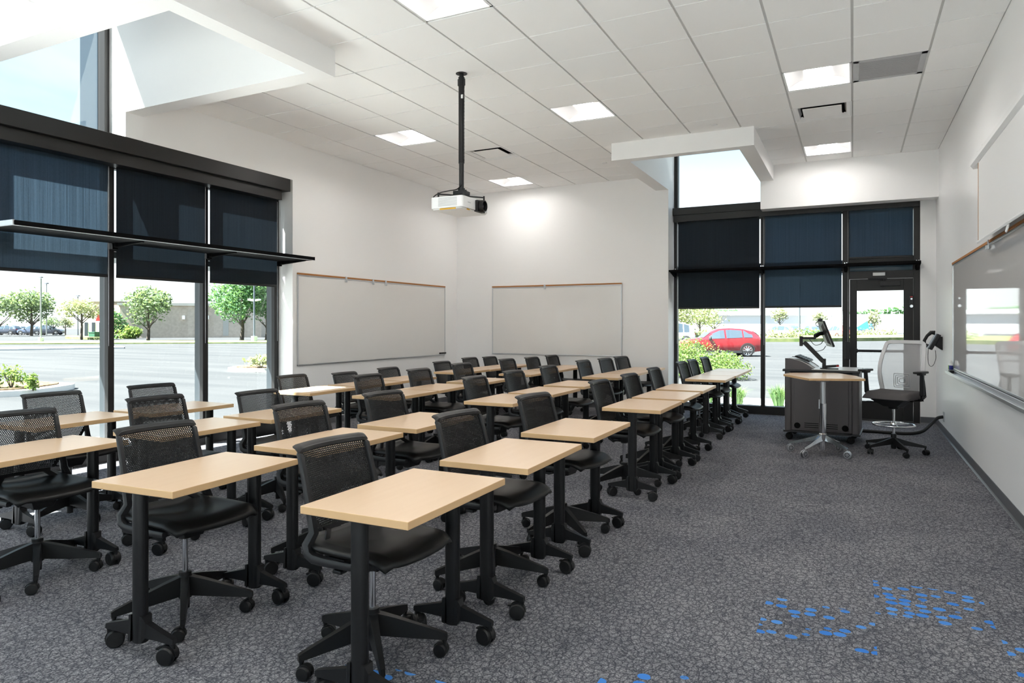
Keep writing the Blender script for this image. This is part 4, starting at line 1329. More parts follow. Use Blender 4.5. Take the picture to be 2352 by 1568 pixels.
k = MB(); k.hexa([(-.07, -.015, .012), (.07, -.015, .03), (.07, .015, .03), (-.07, .015, .012)], [(-.07, -.013, .045), (.075, -.013, .058), (.075, .013, .058), (-.07, .013, .045)]); k.build('stapler_arm', M['black'], ST, bevel=.006)
k = MB(); k.box(.045, .076, -.0155, .0155, .032, .05); k.build('stapler_tip', M['red'], ST, bevel=.004)

# ================================================================== ANGULAR TILT TABLE WITH CHROME STAR BASE
TB = empty('lectern_table', (-.292, 8.22, 0), 0, 'faceted maple table on a chrome column and four-arm caster base', 'table')
def loc_(p): return (p.x + .292, p.y - 8.22)
ZT = .852
poly = [loc_(at_z(px, py, ZT)) for px, py in ((1799.5, 858.6), (1858, 869.0), (1988, 869.6), (1968, 863.2), (1923, 856.4), (1890, 855.6), (1814, 855.8))]
k = MB(); k.prism(poly, ZT - .024, ZT)
for i in range(len(k.f)): k.mi[i] = 0 if i < 2 else 1
k.build('tabletop', [M['maple'], M['maple_edge']], TB, bevel=.002)
k = MB(); k.cyl((0, 0, .40), (0, 0, .80), .028, n=24); k.cyl((0, 0, .80), (0, 0, .826), .07, .09, n=24); k.build('upper_column', M['alu'], TB, smooth=40)
k = MB(); k.cyl((0, 0, .165), (0, 0, .56), .034, n=24); k.cyl((0, 0, .055), (0, 0, .17), .031, n=20); k.build('lower_column', M['chrome'], TB, smooth=40)
k = MB(); k.box(-.042, -.034, -.004, .004, .50, .60); k.build('height_lever', M['alu'], TB)
k = MB()
k.lathe([(0, .15), (.032, .15), (.042, .165), (.042, .225), (.034, .235), (.03, .235)], n=24)
FEET = []
for px, py in ((1815.2, 1035.6), (1847.2, 1051), (1947, 1053), (1927.4, 1036.2)):
    q = at_z(px, py, 0); FEET.append((q.x + .292, q.y - 8.22))
for x, y in FEET:
    d = Vector((x, y, 0)); L = d.length; d.normalize(); s_ = Vector((-d.y, d.x, 0))
    o = len(k.v); lv = [(.03, .020, .155, .222), (.10, .017, .142, .19), (L * .72, .014, .108, .138), (L + .004, .012, .088, .108)]
    for r_, w_, z0, z1 in lv:
        for a, z in ((-w_, z0), (w_, z0), (w_ * .6, z1), (-w_ * .6, z1)):
            p = d * r_ + s_ * a; k.v.append((p.x, p.y, z))
    for i in range(3):
        for j in range(4): k.f.append((o + i * 4 + j, o + i * 4 + (j + 1) % 4, o + i * 4 + 4 + (j + 1) % 4, o + i * 4 + 4 + j)); k.mi.append(0)
    k.f.append((o + 12, o + 13, o + 14, o + 15)); k.mi.append(0)
base = k.build('star_base', M['chrome'], TB, smooth=35)
cc = None
for i, (x, y) in enumerate(FEET):
    if cc is None:
        k = MB()
        for s in (-1, 1):
            k.cur = 0
            k.lathe([(.012, s * .004), (.026, s * .004), (.040, s * .006), (.040, s * .018), (.030, s * .020), (.012, s * .019)], (0, 0, .040), 24, 'y')
            for q in range(8):
                a = q * PI / 4; k.cur = 1; k.cyl((.021 * math.cos(a), s * .0195, .04 + .021 * math.sin(a)), (.021 * math.cos(a), s * .0205, .04 + .021 * math.sin(a)), .005, n=8)
        k.cur = 0; k.cyl((0, 0, .04), (0, 0, .092), .009, n=12); k.cyl((0, -.02, .04), (0, .02, .04), .011, n=12)
        cc = k.build('caster', [M['alu'], M['slot']], base, smooth=35); c_ = cc
    else:
        c_ = cc.copy(); COL.objects.link(c_); c_.parent = base
    c_.location = (x, y, 0); c_.rotation_euler = (0, 0, (.5, .9, -.25, -.6)[i])

# ================================================================== DRAFTING STOOL
SF = math.atan2(-.92, -.40)
DS = empty('drafting_chair', (.405, 8.66, 0), SF, 'tall drafting chair with pale mesh back and chrome foot ring by the right wall', 'chair')
k = MB(); k.lathe([(0, .05), (.024, .05), (.028, .07), (.028, .20), (.024, .215), (0, .215)], n=18)
ARM = []
for a in range(5):
    q = math.radians(72 * a + 148) - SF
    R = Matrix.Rotation(q, 4, 'Z'); o = len(k.v)
    lv = [(.02, .020, .10, .175), (.12, .016, .092, .145), (.29, .013, .078, .105), (.315, .010, .076, .098)]
    for x, w_, z0, z1 in lv:
        for p in ((x, -w_, z0), (x, w_, z0), (x, w_ * .7, z1), (x, -w_ * .7, z1)): k.v.append(tuple(R @ Vector(p)))
    for i in range(3):
        for j in range(4): k.f.append((o + i * 4 + j, o + i * 4 + (j + 1) % 4, o + i * 4 + 4 + (j + 1) % 4, o + i * 4 + 4 + j)); k.mi.append(0)
    k.f.append((o + 12, o + 13, o + 14, o + 15)); k.mi.append(0)
    ARM.append((.303 * math.cos(q), .303 * math.sin(q), q))
base = k.build('star_base', M['black'], DS, smooth=35)
cc = None
for i, (x, y, q) in enumerate(ARM):
    if cc is None: cc = caster_mesh(.030, .056, .085, .012).build('caster', M['wheel'], base, smooth=35); c_ = cc
    else: c_ = cc.copy(); COL.objects.link(c_); c_.parent = base
    c_.location = (x, y, 0); c_.rotation_euler = (0, 0, q + .7 * i)
k = MB(); k.cyl((0, 0, .21), (0, 0, .54), .014, n=16); k.build('gas_lift', M['chrome'], DS, smooth=40)
k = MB(); k.tube([(.205 * math.cos(2 * PI * i / 40), .205 * math.sin(2 * PI * i / 40), .315) for i in range(40)], .0105, 10, True)
for q in (.6, 2.7, 4.8): k.cyl((.03 * math.cos(q), .03 * math.sin(q), .315), (.20 * math.cos(q), .20 * math.sin(q), .315), .008, n=10)
k.lathe([(.016, .29), (.032, .29), (.034, .30), (.034, .335), (.026, .345), (.016, .345)], n=18)
k.build('foot_ring', M['chrome'], DS, smooth=40)
k = MB()
k.hexa([(-.09, -.07, .50), (.10, -.07, .52), (.10, .07, .52), (-.09, .07, .50)], [(-.15, -.15, .595), (.20, -.17, .60), (.20, .17, .60), (-.15, .15, .595)])
k.lathe([(0, .49), (.05, .49), (.06, .52), (0, .53)], n=18)
k.cyl((.0, -.13, .55), (.0, -.25, .55), .008, n=8); k.box(-.02, .03, -.28, -.24, .543, .557)
k.build('mechanism', M['black'], DS, bevel=.006)
def stool_seat(u, v):
    a = (u - .5) * 2; b = (v - .5) * 2
    x = .02 + b * .245 * (1 - .05 * a * a); y = a * .25 * (1 - .07 * b * b)
    rim = max(abs(a), abs(b))
    z = .690 - .022 * math.exp(-(a * a + b * b) / .35) - .045 * max(0, (rim - .80) / .20) ** 2 - (.03 * max(0, b - .55) / .45)
    return (x, y, z)
k = MB(); k.grid(stool_seat, 20, 20)
n = len(k.v); bot = [(x * .97, y * .97, .607 + .004 * (abs(x) + abs(y))) for x, y, z in k.v]
k.add(bot, [tuple(reversed(f_)) for f_ in k.f])
ring = list(range(21)) + [j * 21 + 20 for j in range(1, 21)] + [20 * 21 + i for i in range(19, -1, -1)] + [j * 21 for j in range(19, 0, -1)]
for a, b in zip(ring, ring[1:] + ring[:1]): k.f.append((a, b, n + b, n + a)); k.mi.append(0)
k.build('seat_cushion', M['upholstery'], DS, smooth=50)
def sbx(y, z):
    tt = (z - .66) / .56
    return -.205 - .10 * tt + .055 * math.sin(PI * min(1, tt * 1.1)) - .045 * (1 - (y / .24) ** 2)
def shw(z):
    tt = (z - .66) / .56
    return .195 + .045 * math.sin(PI * min(1, max(0, .12 + tt * .8)))
k = MB(); k.grid(lambda u, v: (lambda z: (sbx((u - .5) * 2 * (shw(z) - .02), z), (u - .5) * 2 * (shw(z) - .02), z))(.675 + .525 * v), 14, 18)
k.build('mesh_back', M['mesh_grey'], DS, smooth=60)
k = MB()
pts, ups = [], []
for i in range(13):
    z = .66 + .53 * i / 12; pts.append((sbx(shw(z), z), -shw(z) + .014, z)); ups.append((1, 0, .2))
for a in (25, 50, 75, 90):
    q = math.radians(a); pts.append((sbx(.19, 1.205), -(shw(1.19) - .014 - .05 + .05 * math.cos(q)), 1.19 + .032 * math.sin(q))); ups.append((1, 0, .2))
for y_ in (-.1, -.05, 0): pts.append((sbx(y_, 1.222), y_, 1.222)); ups.append((1, 0, .2))
full = pts + [(x, -y, z) for x, y, z in reversed(pts[:-1])]
k.sweep(full, [(-.016, -.008), (.016, -.008), (.016, .008), (-.016, .008)], [(1, 0, .2)] * len(full), scale=[1.25 - .5 * abs(i - len(full) / 2) / len(full) * 0 for i in range(len(full))])
k.build('back_frame', M['stoolframe'], DS, smooth=45, bevel=.003)
k = MB()
for s in (-1, 1):
    k.sweep([(-.05, s * .16, .585), (-.17, s * .20, .59), (-.245, s * .215, .63), (-.24, s * .217, .72), (-.215, s * .22, .85)], [(-.02, -.012), (.02, -.012), (.02, .012), (-.02, .012)], [(0, 0, 1), (0, 0, 1), (.7, 0, .7), (1, 0, 0), (1, 0, 0)], scale=[1, 1.2, 1.3, .9, .5])
k.build('back_support', M['black'], DS, smooth=40)
k = MB()
for q in range(4):
    w_, h_ = .028 + q * .019, .022 + q * .019
    path = arc(.0, .78, .01, 0, 0, 1)[:0] + [(y_, z_) for y_, z_ in rrect(-w_, w_, .79 - h_, .79 + h_, .014, 3)]
    k.tube([(sbx(y_, z_) + .004, y_, z_) for y_, z_ in path], .0035, 6, True)
k.build('lumbar_pad', M['greyplastic'], DS, smooth=60)
for s in (-1, 1):
    k = MB()
    k.sweep([(-.06, s * .20, .60), (-.02, s * .275, .605), (.0, s * .285, .66), (.02, s * .29, .88)], [(-.019, -.012), (.019, -.012), (.019, .012), (-.019, .012)], [(0, 0, 1), (0, 0, 1), (1, 0, 0), (1, 0, 0)], scale=[1, 1.1, 1.15, .9])
    ar = k.build('armrest', M['black'], DS, smooth=40)
    k = MB(); k.prism(rrect(-.09, .16, s * .285 - .045, s * .285 + .045, .035), .895, .918); k.box(-.03, .07, s * .285 - .03, s * .285 + .03, .875, .897)
    k.build('arm_pad', M['black'], ar, smooth=30, bevel=.006)
# ================================================================== OUTDOORS
ZG = -.34
g = MB().add([(-260, -60, ZG), (80, -60, ZG), (80, 260, ZG), (-260, 260, ZG)], [(0, 1, 2, 3)])
# pavement starts outside the room footprint
struct(g.build('ground_asphalt', M['asphalt']), 'pale grey parking lot outside the windows', 'parking lot')
b = MB()
b.box(-7.2, 1.4, -2.4, 11.62, ZG, -.002 - .02)
struct(b.build('foundation', M['concrete']), 'concrete slab under the room', 'foundation')
b = MB(); b.box(-4.5, 3.0, 11.62, 13.4, ZG, -.16)
struct(b.build('planting_bed', M['gravel']), 'brown gravel bed along the back window', 'gravel bed')
b = MB(); b.box(-9.0, 5.0, 13.4, 15.3, ZG, -.17); b.box(-9.0, 5.0, 15.3, 15.5, ZG, -.16)
struct(b.build('sidewalk', M['concrete'], None, bevel=.02), 'pale concrete sidewalk and curb outside the back window', 'sidewalk')

def quadpx(px, z0, z1, name, material, label, cat, z=ZG):
    pts = [at_z(x, y, z) for x, y in px]
    b = MB(); b.prism([(p.x, p.y) for p in pts], z0, z1)
    return struct(b.build(name, material, None, bevel=0), label, cat)

def island(center, r0, r1, rot, label, hgt=.14):
    pts = []
    for i in range(28):
        q = 2 * PI * i / 28
        c_, s_ = math.cos(q), math.sin(q)
        e = (abs(c_) ** 4 + abs(s_) ** 4) ** -.25
        x, y = r0 * c_ * e, r1 * s_ * e
        pts.append((center[0] + x * math.cos(rot) - y * math.sin(rot), center[1] + x * math.sin(rot) + y * math.cos(rot)))
    b = MB(); b.cur = 0; b.prism(pts, ZG, ZG + hgt)
    inner = [(center[0] + (x - center[0]) * .86, center[1] + (y - center[1]) * .86) for x, y in pts]
    b.cur = 1; b.prism(inner, ZG + hgt - .02, ZG + hgt + .035)
    return struct(b.build('parking_island', [M['concrete'], M['mulch']]), label, 'parking island')
p = at_z(40, 898, ZG); I1 = (p.x - 1.1, p.y - .9)
island(I1, 2.6, 1.5, .5, 'curbed mulch island with small green plants outside the nearest left bay')
p = at_z(615, 851, ZG); I2 = (p.x + .3, p.y + .6)
island(I2, 2.0, 1.2, .5, 'curbed mulch island with a low pale shrub outside the far left bay')

b = MB(); b.box(-9.3, -7.2, -8, 11.62, ZG, -.12)  # pale ground added out of view to reflect sun up to the ceiling
struct(b.build('sidewalk', M['concrete'], None, bevel=.02), 'unseen pale concrete strip added along the left wall to bounce daylight in', 'sidewalk')
b = MB(); b.box(-9.3, 1.4, -8, -2.4, ZG, -.12)  # added unseen reflector: pale paving that throws sunlight through the rear glazing
struct(b.build('bounce_paving', M['concrete'], None, bevel=.02), 'unseen pale concrete added behind the viewer to bounce daylight in', 'bounce_paving')

# lawn strips and far curbs on the left side
quadpx([(-60, 791), (700, 788), (700, 783), (-60, 785)], ZG, ZG + .10, 'lawn', M['grass'], 'thin strip of lawn across the far side of the left parking lot', 'lawn')
quadpx([(-60, 806), (285, 800), (285, 797.5), (-60, 800)], ZG, ZG + .10, 'median', M['concrete'], 'pale concrete median in the left parking lot', 'median')
quadpx([(150, 778), (250, 781), (250, 775), (150, 774)], ZG, ZG + .25, 'lawn', M['grass'], 'small lawn patch by the far entrance', 'lawn')
quadpx([(1500, 785), (1840, 785), (2330, 779), (2330, 773), (1500, 773)], ZG, ZG + .35, 'grass_strip', M['grass'], 'grassy strip beyond the asphalt outside the back window', 'grass')
quadpx([(2060, 778), (2160, 780), (2160, 777), (2060, 775)], ZG, ZG + .45, 'lawn', M['grass'], 'small grass patch seen through the door glass', 'lawn')

def leaves(k, c, rad, n, size, rng, squash=1.0, lobes=7):
    cs_ = [(Vector((0, 0, 0)), 1.0)]
    for _ in range(lobes):
        d = Vector((rng.gauss(0, 1), rng.gauss(0, 1), rng.gauss(0, .8))).normalized()
        cs_.append((d * .58, .55))
    for _ in range(n):
        o, rr = rng.choice(cs_)
        d = Vector((rng.gauss(0, 1), rng.gauss(0, 1), rng.gauss(0, 1))).normalized() * (rng.random() ** .4) * rr
        p = o + d
        p = Vector((p.x * rad[0], p.y * rad[1], p.z * rad[2] * squash)) + Vector(c)
        s_ = size * rng.uniform(.6, 1.3)
        a = Vector((rng.gauss(0, 1), rng.gauss(0, 1), rng.gauss(0, .6))).normalized()
        b_ = a.cross(Vector((rng.gauss(0, 1), rng.gauss(0, 1), rng.gauss(0, 1)))).normalized()
        k.add([p - a * s_, p + b_ * s_ * .55, p + a * s_, p - b_ * s_ * .55], [(0, 1, 2, 3)])

def tree(px, py_base, py_top, wpx, leafm, n, seed, label, py_crown=None, lean=0, size=.05, zbase=ZG):
    rng = random.Random(seed)
    g_ = at_z(px, py_base, zbase)
    depth = -g_.x * sn + g_.y * cs
    H = (py_base - py_top) / F_PX * depth
    W = wpx / F_PX * depth / 2
    cb = (py_base - (py_crown or (py_base - (py_base - py_top) * .3))) / F_PX * depth
    r = empty('tree', g_, 0, label, 'tree', 'trees outside')
    k = MB()
    k.sweep([(0, 0, -.1), (.02 * H, 0, cb * .7), (lean, 0, cb + (H - cb) * .35), (lean, .02 * H, H * .85)], [(math.cos(q * PI / 4), math.sin(q * PI / 4)) for q in range(8)], (0, 1, .1), scale=[.026 * H + .03, .021 * H + .02, .013 * H + .01, .003 * H])
    for q in range(5):
        a = rng.uniform(0, 6.28); z0 = cb * rng.uniform(.75, 1.0); L = W * rng.uniform(.5, .8)
        k.sweep([(0.01 * H, 0, z0), (math.cos(a) * L * .5, math.sin(a) * L * .5, z0 + L * .5), (math.cos(a) * L, math.sin(a) * L, z0 + L * 1.1)], [(.012 * H * math.cos(w_ * PI / 3), .012 * H * math.sin(w_ * PI / 3)) for w_ in range(6)], (.1, .2, 1), scale=[1, .6, .25])
    k.build('trunk', M['bark'], r, smooth=60)
    k = MB()
    leaves(k, (lean, 0, (cb + H) / 2), (W, W, (H - cb) / 2), n, size * H, rng)
    k.build('foliage', leafm, r)
    return r
ML, MD, MP = M['leaf_mid'], M['leaf_dark'], M['leaf_pale']
tree(-8, 772, 668, 110, ML, 1500, 11, 'leafy green tree cut by the left edge of the picture', 752, size=.035)
tree(72, 771, 656, 92, ML, 2600, 12, 'round green tree behind the tall light pole at the left', 742, size=.03)
tree(122, 769, 726, 46, ML, 700, 13, 'small distant green tree left of the entrance', 752, size=.045)
tree(150, 770, 728, 40, MP, 500, 17, 'small pale tree between the far cars and the yellow-green tree', 752, size=.045)
tree(187, 780, 682, 92, MP, 1500, 14, 'sparse yellow-green tree in front of the cream entrance', 735, size=.034)
tree(340, 782, 653, 100, ML, 2300, 15, 'airy green tree in front of the long tan building', 752, size=.03)
tree(555, 782, 618, 158, MD, 5200, 16, 'big deep-green tree filling the far left window bay', 742, size=.024)
tree(612, 781, 640, 60, MD, 1300, 18, 'dark green tree at the right edge of the far left bay', 750, size=.03)
tree(1576, 782, 690, 78, MP, 1500, 21, 'yellow-green young tree behind the front of the red car', 744, size=.035)
tree(1606, 779, 694, 80, MP, 1300, 22, 'yellow-green young tree above the red car roof', 748, size=.035)
tree(1640, 774, 698, 84, MP, 1300, 23, 'rightmost young tree behind the red car', 752, size=.035)
tree(1790, 770, 706, 38, MP, 420, 24, 'thin young tree between the parked cars outside the back window', 742, size=.045)
tree(1885, 769, 716, 34, MP, 380, 25, 'thin young tree behind the monitor', 745, size=.05)
tree(2008, 770, 706, 30, MP, 420, 26, 'thin young tree seen through the door glass', 760, size=.045)

def shrub(name, c, rad, n, size, seed, material, label, cat='shrub', squash=1):
    rng = random.Random(seed)
    r = empty(name, (c[0], c[1], c[2]), 0, label, cat)
    k = MB(); leaves(k, (0, 0, rad[2] * .8), rad, n, size, rng, squash)
    k.build('foliage', material, r)
    k = MB()
    for q in range(6):
        a = rng.uniform(0, 6.28); k.cyl((0, 0, -.05), (math.cos(a) * rad[0] * .5, math.sin(a) * rad[1] * .5, rad[2]), .012, .006, 6)
    k.build('stems', M['bark'], r)
    return r
for i, (px, py, s_) in enumerate(((26, 893, .42), (76, 895, .27), (-12, 894, .30))):
    p = at_z(px, py, ZG + .14)
    shrub('young_plant', (p.x, p.y, ZG + .16), (s_ * .7, s_ * .7, s_ * .85), 240, .050, 40 + i, M['leaf_bush'], ('taller young green plant on the near left island', 'lower young green plant on the near left island', 'young green plant on the island at the left picture edge')[i], 'plant')
p = at_z(603, 845, ZG + .14)
shrub('low_shrub', (p.x, p.y, ZG + .15), (.75, .6, .26), 300, .09, 44, MP, 'low pale shrub on the far left island')
p = at_z(288, 778, ZG); shrub('hedge_bush', (p.x, p.y, ZG), (1.9, 1.5, 1.0), 700, .22, 45, M['leaf_bush'], 'rounded light green bush at the foot of the tan building')
p = at_z(272, 777, ZG); shrub('hedge_bush', (p.x - 2, p.y + 1, ZG), (1.5, 1.5, 2.0), 600, .22, 46, MD, 'taller dark bush behind the rounded bush at the tan building')
# big bush outside the back window
rng = random.Random(50)
r = empty('garden_bush', (-4.9, 22.6, ZG), 0, 'big bright green bush outside the back window in front of the red car', 'bush')
k = MB()
for cx_, cy_, rx, ry, rz, n in ((-1.5, 1.5, 1.7, 1.2, .85, 4600), (.0, .6, 1.5, 1.1, .72, 4600), (1.05, 0, 1.0, .9, .52, 3000), (-3.0, 2.4, 1.4, 1.2, .9, 1800)):
    leaves(k, (cx_, cy_, rz * .75), (rx, ry, rz), n, .040, rng, 1, 12)
k.build('foliage', M['leaf_bush'], r)
k = MB()
for q in range(12): k.cyl((rng.uniform(-2, 1), rng.uniform(0, 1.5), -.1), (rng.uniform(-2.4, 1.2), rng.uniform(0, 1.6), .6), .02, .008, 6)
k.build('stems', M['bark'], r)
# ornamental grass tufts by the glass
for i, (px, py, sc_) in enumerate(((1694, 930, .85), (1789, 934, .9), (1625, 926, .55))):
    p = at_z(px, py, -.16); rng = random.Random(60 + i)
    k = MB()
    for q in range(260):
        a = rng.uniform(0, 2 * PI); L = sc_ * rng.uniform(.28, .52); sp = rng.uniform(.05, .75)
        d = Vector((math.cos(a), math.sin(a), 0)); b0 = d * rng.uniform(0, .10); t_ = Vector((-d.y, d.x, 0)) * .006
        m1 = b0 + d * L * sp * .5 + Vector((0, 0, L * .75)); e1 = b0 + d * L * sp * 1.05 + Vector((0, 0, L * (1.05 - .4 * sp)))
        k.add([b0 - t_, b0 + t_, m1 + t_, m1 - t_, e1], [(0, 1, 2, 3), (3, 2, 4)])
    tag(k.build('grass_tuft', M['blade'], None, (p.x, p.y, -.165)), ('ornamental grass tuft outside the back window left of the mullion', 'ornamental grass tuft outside the back window left of the cart', 'smaller ornamental grass tuft behind the farthest desks')[i], 'grass', 'ornamental grass tufts')
# hedge line beyond the asphalt
for i, (a, b_, lb) in enumerate((((1762, 783), (1842, 782), 'low flowering hedge under the parked cars outside the back window'), ((1842, 776), (1930, 775), 'low hedge behind the monitor'), ((1955, 775), (2055, 774), 'low hedge seen through the door glass'), ((1560, 782), (1650, 780), 'low hedge behind the red car'))):
    p0, p1 = at_z(*a, ZG), at_z(*b_, ZG); rng = random.Random(70 + i)
    k = MB(); L = (p1 - p0).length
    for q in range(900):
        p = p0.lerp(p1, rng.random()) + Vector((rng.gauss(0, .3), rng.uniform(0, 1.6), abs(rng.gauss(0, .45)) + .1)); s_ = .17 * rng.uniform(.5, 1.3)
        a_ = Vector((rng.gauss(0, 1), rng.gauss(0, 1), rng.gauss(0, 1))).normalized(); c_ = a_.cross(Vector((rng.gauss(0, 1), rng.gauss(0, 1), 1))).normalized()
        k.add([p - a_ * s_, p + c_ * s_ * .6, p + a_ * s_, p - c_ * s_ * .6], [(0, 1, 2, 3)])
    o = k.build('hedge', M['leaf_pale'] if i != 1 else M['leaf_bush']); tag(o, lb, 'hedge')

# light poles
def pole(px, py, top, label, wpx=4.0, arm=None, basepx=None, pale=False):
    g_ = at_z(px, py, ZG); depth = -g_.x * sn + g_.y * cs; s_ = depth / F_PX
    r = empty('light_pole', g_, 0, label, 'light pole')
    H = (py - top) * s_
    k = MB(); k.cyl((0, 0, 0), (0, 0, H), wpx * s_ / 2, wpx * s_ / 2 * .8, 12); k.build('pole', M['polepale' if pale else 'polemetal'], r, smooth=40)
    if basepx:
        k = MB(); k.cyl((0, 0, -.05), (0, 0, basepx[1] * s_), basepx[0] * s_ / 2, n=20); k.build('concrete_base', M['concrete'], r, smooth=40)
    k = MB(); R = Vector((cs, sn, 0))
    if arm:
        z = (py - arm) * s_
        for s in (-1, 1):
            a = R * s * 12 * s_
            k.hexa([(-.1, -.1, z), (a.x - .1, a.y - .1, z + .1), (a.x + .1, a.y + .1, z + .1), (.1, .1, z)], [(-.1, -.1, z + .15), (a.x - .1, a.y - .1, z + .25), (a.x + .1, a.y + .1, z + .25), (.1, .1, z + .15)])
    else:
        k.obox((0, 0, H + .1), (9 * s_, 5 * s_, 2 * s_))
    k.build('lamp_head', M['carwhite'] if arm else M['polemetal'], r)
    return r
pole(94, 786, 639, 'tall light pole with concrete base in the left parking lot', 4, None, (11, 11), True)
pole(107, 770, 652, 'thinner distant light pole behind the tall pole', 2.5, None, None, True)
pole(179, 774, 681, 'lamp post with a square head in front of the entrance', 3)
pole(584, 786, 640, 'light pole on a round concrete base before the big deep-green tree', 4.5, 692, (14, 14))
pole(1836, 776, 640, 'light pole with concrete base outside the back window', 5, None, (14, 9))

# long tan building with a salmon end and a cream arched entrance
def px_wall(a, b_, ztop, thick):
    p0, p1 = at_z(*a, ZG), at_z(*b_, ZG)
    return p0, p1
B0, B1 = at_z(276, 776, ZG), at_z(600, 774.5, ZG)
bd = (B1 - B0).normalized(); bn = Vector((-bd.y, bd.x, 0))
if bn.dot(B0) < 0: bn = -bn
R = empty('tan_building', B0, 0, 'long flat-roofed tan brick building across the left parking lot', 'building')
def bbox(k, a0, a1, n0, n1, z0, z1):
    P_ = lambda a, n, z: bd * a + bn * n + Vector((0, 0, z))
    k.hexa([P_(a0, n0, z0), P_(a1, n0, z0), P_(a1, n1, z0), P_(a0, n1, z0)], [P_(a0, n0, z1), P_(a1, n0, z1), P_(a1, n1, z1), P_(a0, n1, z1)])
LB = (B1 - B0).length
d0 = -B0.x * sn + B0.y * cs
hz = lambda py: (776 - py) / F_PX * d0
k = MB(); bbox(k, 0, LB, 0, 12, -.3, hz(701)); k.build('wall', M['brick_tan'], R)
k = MB(); bbox(k, -.3, LB, -.25, 12, hz(701), hz(695)); k.build('roof_coping', M['roofcap'], R)
k = MB(); bbox(k, LB * .52, LB * .545, -.1, 0, .4, 2.6); bbox(k, LB * .43, LB * .45, -.25, 0, 2.4, 2.9); bbox(k, LB * .60, LB * .62, -.25, 0, 2.4, 2.9); k.build('wall_lamp', M['carwhite'], R)
k = MB(); bbox(k, LB * .72, LB * .76, -.05, 0, .2, 2.4); k.build('side_door', M['roofcap'], R)
E0, E1 = at_z(186, 776, ZG), at_z(262, 776, ZG)
R2 = empty('entrance_building', E0, 0, 'cream entrance building with dark arched windows and a red awning', 'building')
bd = (E1 - E0).normalized(); bn = Vector((-bd.y, bd.x, 0)); bn = bn if bn.dot(E0) > 0 else -bn
LE = (E1 - E0).length
k = MB(); bbox(k, 0, LE, .6, 10, -.3, hz(692)); k.build('wall', M['cream'], R2)
k = MB(); bbox(k, LE * .72, LE * 1.14, .3, 10, -.3, hz(697)); k.build('side_wall', M['salmon'], R2)
k = MB(); bbox(k, -.2, LE * 1.15, .2, 10.3, hz(692), hz(686)); k.build('roof', M['roofcap'], R2)
for i in range(3):
    a0 = LE * (.06 + .22 * i)
    f_ = MB(); bbox(f_, a0 - .25, a0 + LE * .10 + .25, .35, .65, -.3, hz(736)); fr_ = f_.build('pilaster', M['white_wall'], R2)
    k = MB(); bbox(k, a0, a0 + LE * .10, .30, .4, 0, hz(740)); k.build('window', M['darkglass'], fr_)
k = MB()
P_ = lambda a, n, z: bd * a + bn * n + Vector((0, 0, z))
k.add([P_(LE * .52, -.6, hz(737)), P_(LE * .68, -.6, hz(737)), P_(LE * .60, -.6, hz(722)), P_(LE * .52, .6, hz(737)), P_(LE * .68, .6, hz(737)), P_(LE * .60, .6, hz(722))], [(0, 1, 2), (5, 4, 3), (0, 2, 5, 3), (2, 1, 4, 5)])
k.build('awning', M['red'], R2)
p = at_z(218, 778, ZG)
k = MB(); k.box(-.55, .55, -.4, .4, 0, .75); k.box(-.6, .6, -.45, .45, .75, .85)
tag(k.build('bin_enclosure', M['greenbox'], None, (p.x, p.y, ZG)), 'dark green box standing before the entrance building', 'bin')

# white building and hill beyond the back window
def vbox(name, p0, p1, ztop, deep, m, zb=ZG):
    d = (p1 - p0).normalized(); n = Vector((-d.y, d.x, 0)); n = n if n.dot(p0) > 0 else -n
    k = MB(); q = [p0, p1, p1 + n * deep, p0 + n * deep]
    k.hexa([(a.x, a.y, zb) for a in q], [(a.x, a.y, ztop) for a in q])
    return k, d, n
W0, W1 = at_z(1600, 763, ZG), at_z(1935, 763, ZG)
R3 = empty('showroom_building', (0, 0, 0), 0, 'long white low building beyond the parked cars outside the back window', 'building')
dW = -W0.x * sn + W0.y * cs
k, d_, n_ = vbox('w', W0, W1, 1.425 + (744 - 714) / F_PX * dW, 20, None)
k.build('wall', M['white_wall'], R3)
k, d_, n_ = vbox('w', W0 - n_ * .5 if False else W0, W1, 1.425 + (744 - 722) / F_PX * dW, .5, None, 1.425 + (744 - 724) / F_PX * dW)
k.xform(Matrix.Translation(-n_ * .4)).build('fascia_line', M['greyplastic'], R3)
W0, W1 = at_z(1950, 764, ZG), at_z(2080, 764, ZG)
R4 = empty('blue_striped_building', (0, 0, 0), 0, 'white building with a blue slanting panel seen through the door glass', 'building')
k, d_, n_ = vbox('w', W0, W1, 1.425 + (744 - 722) / F_PX * dW, 15, None); k.build('wall', M['white_wall'], R4)
f1 = lambda a, py: W0.lerp(W1, a) - n_ * .3 + Vector((0, 0, 1.425 - ZG - (py - 744) / F_PX * dW))
k = MB(); q = [f1(.05, 757), f1(.42, 755), f1(.36, 733), f1(.14, 750)]; k.add([*q, *[v_ + n_ * .2 for v_ in q]], [(0, 1, 2, 3), (7, 6, 5, 4), (0, 1, 5, 4), (1, 2, 6, 5), (2, 3, 7, 6), (3, 0, 4, 7)]); k.build('blue_panel', M['bluepanel'], R4)
k = MB()
H0 = at_z(1880, 751, ZG); dirR = Vector((cs, sn, 0)); dirF = Vector((-sn, cs, 0))
hc = dirF * 420 + dirR * 190
k.grid(lambda u, v: tuple(hc + dirR * ((u - .5) * 420) + dirF * (v * 120) + Vector((0, 0, -1 + (9 + 4 * math.sin(u * 9) + 2 * math.sin(u * 23)) * math.sin(PI * min(1, v + .0) * .5)))), 60, 8)
struct(k.build('hill', M['hill'], None, smooth=60), 'distant green hill beyond the back window', 'hill')
rng = random.Random(90)
k = MB()
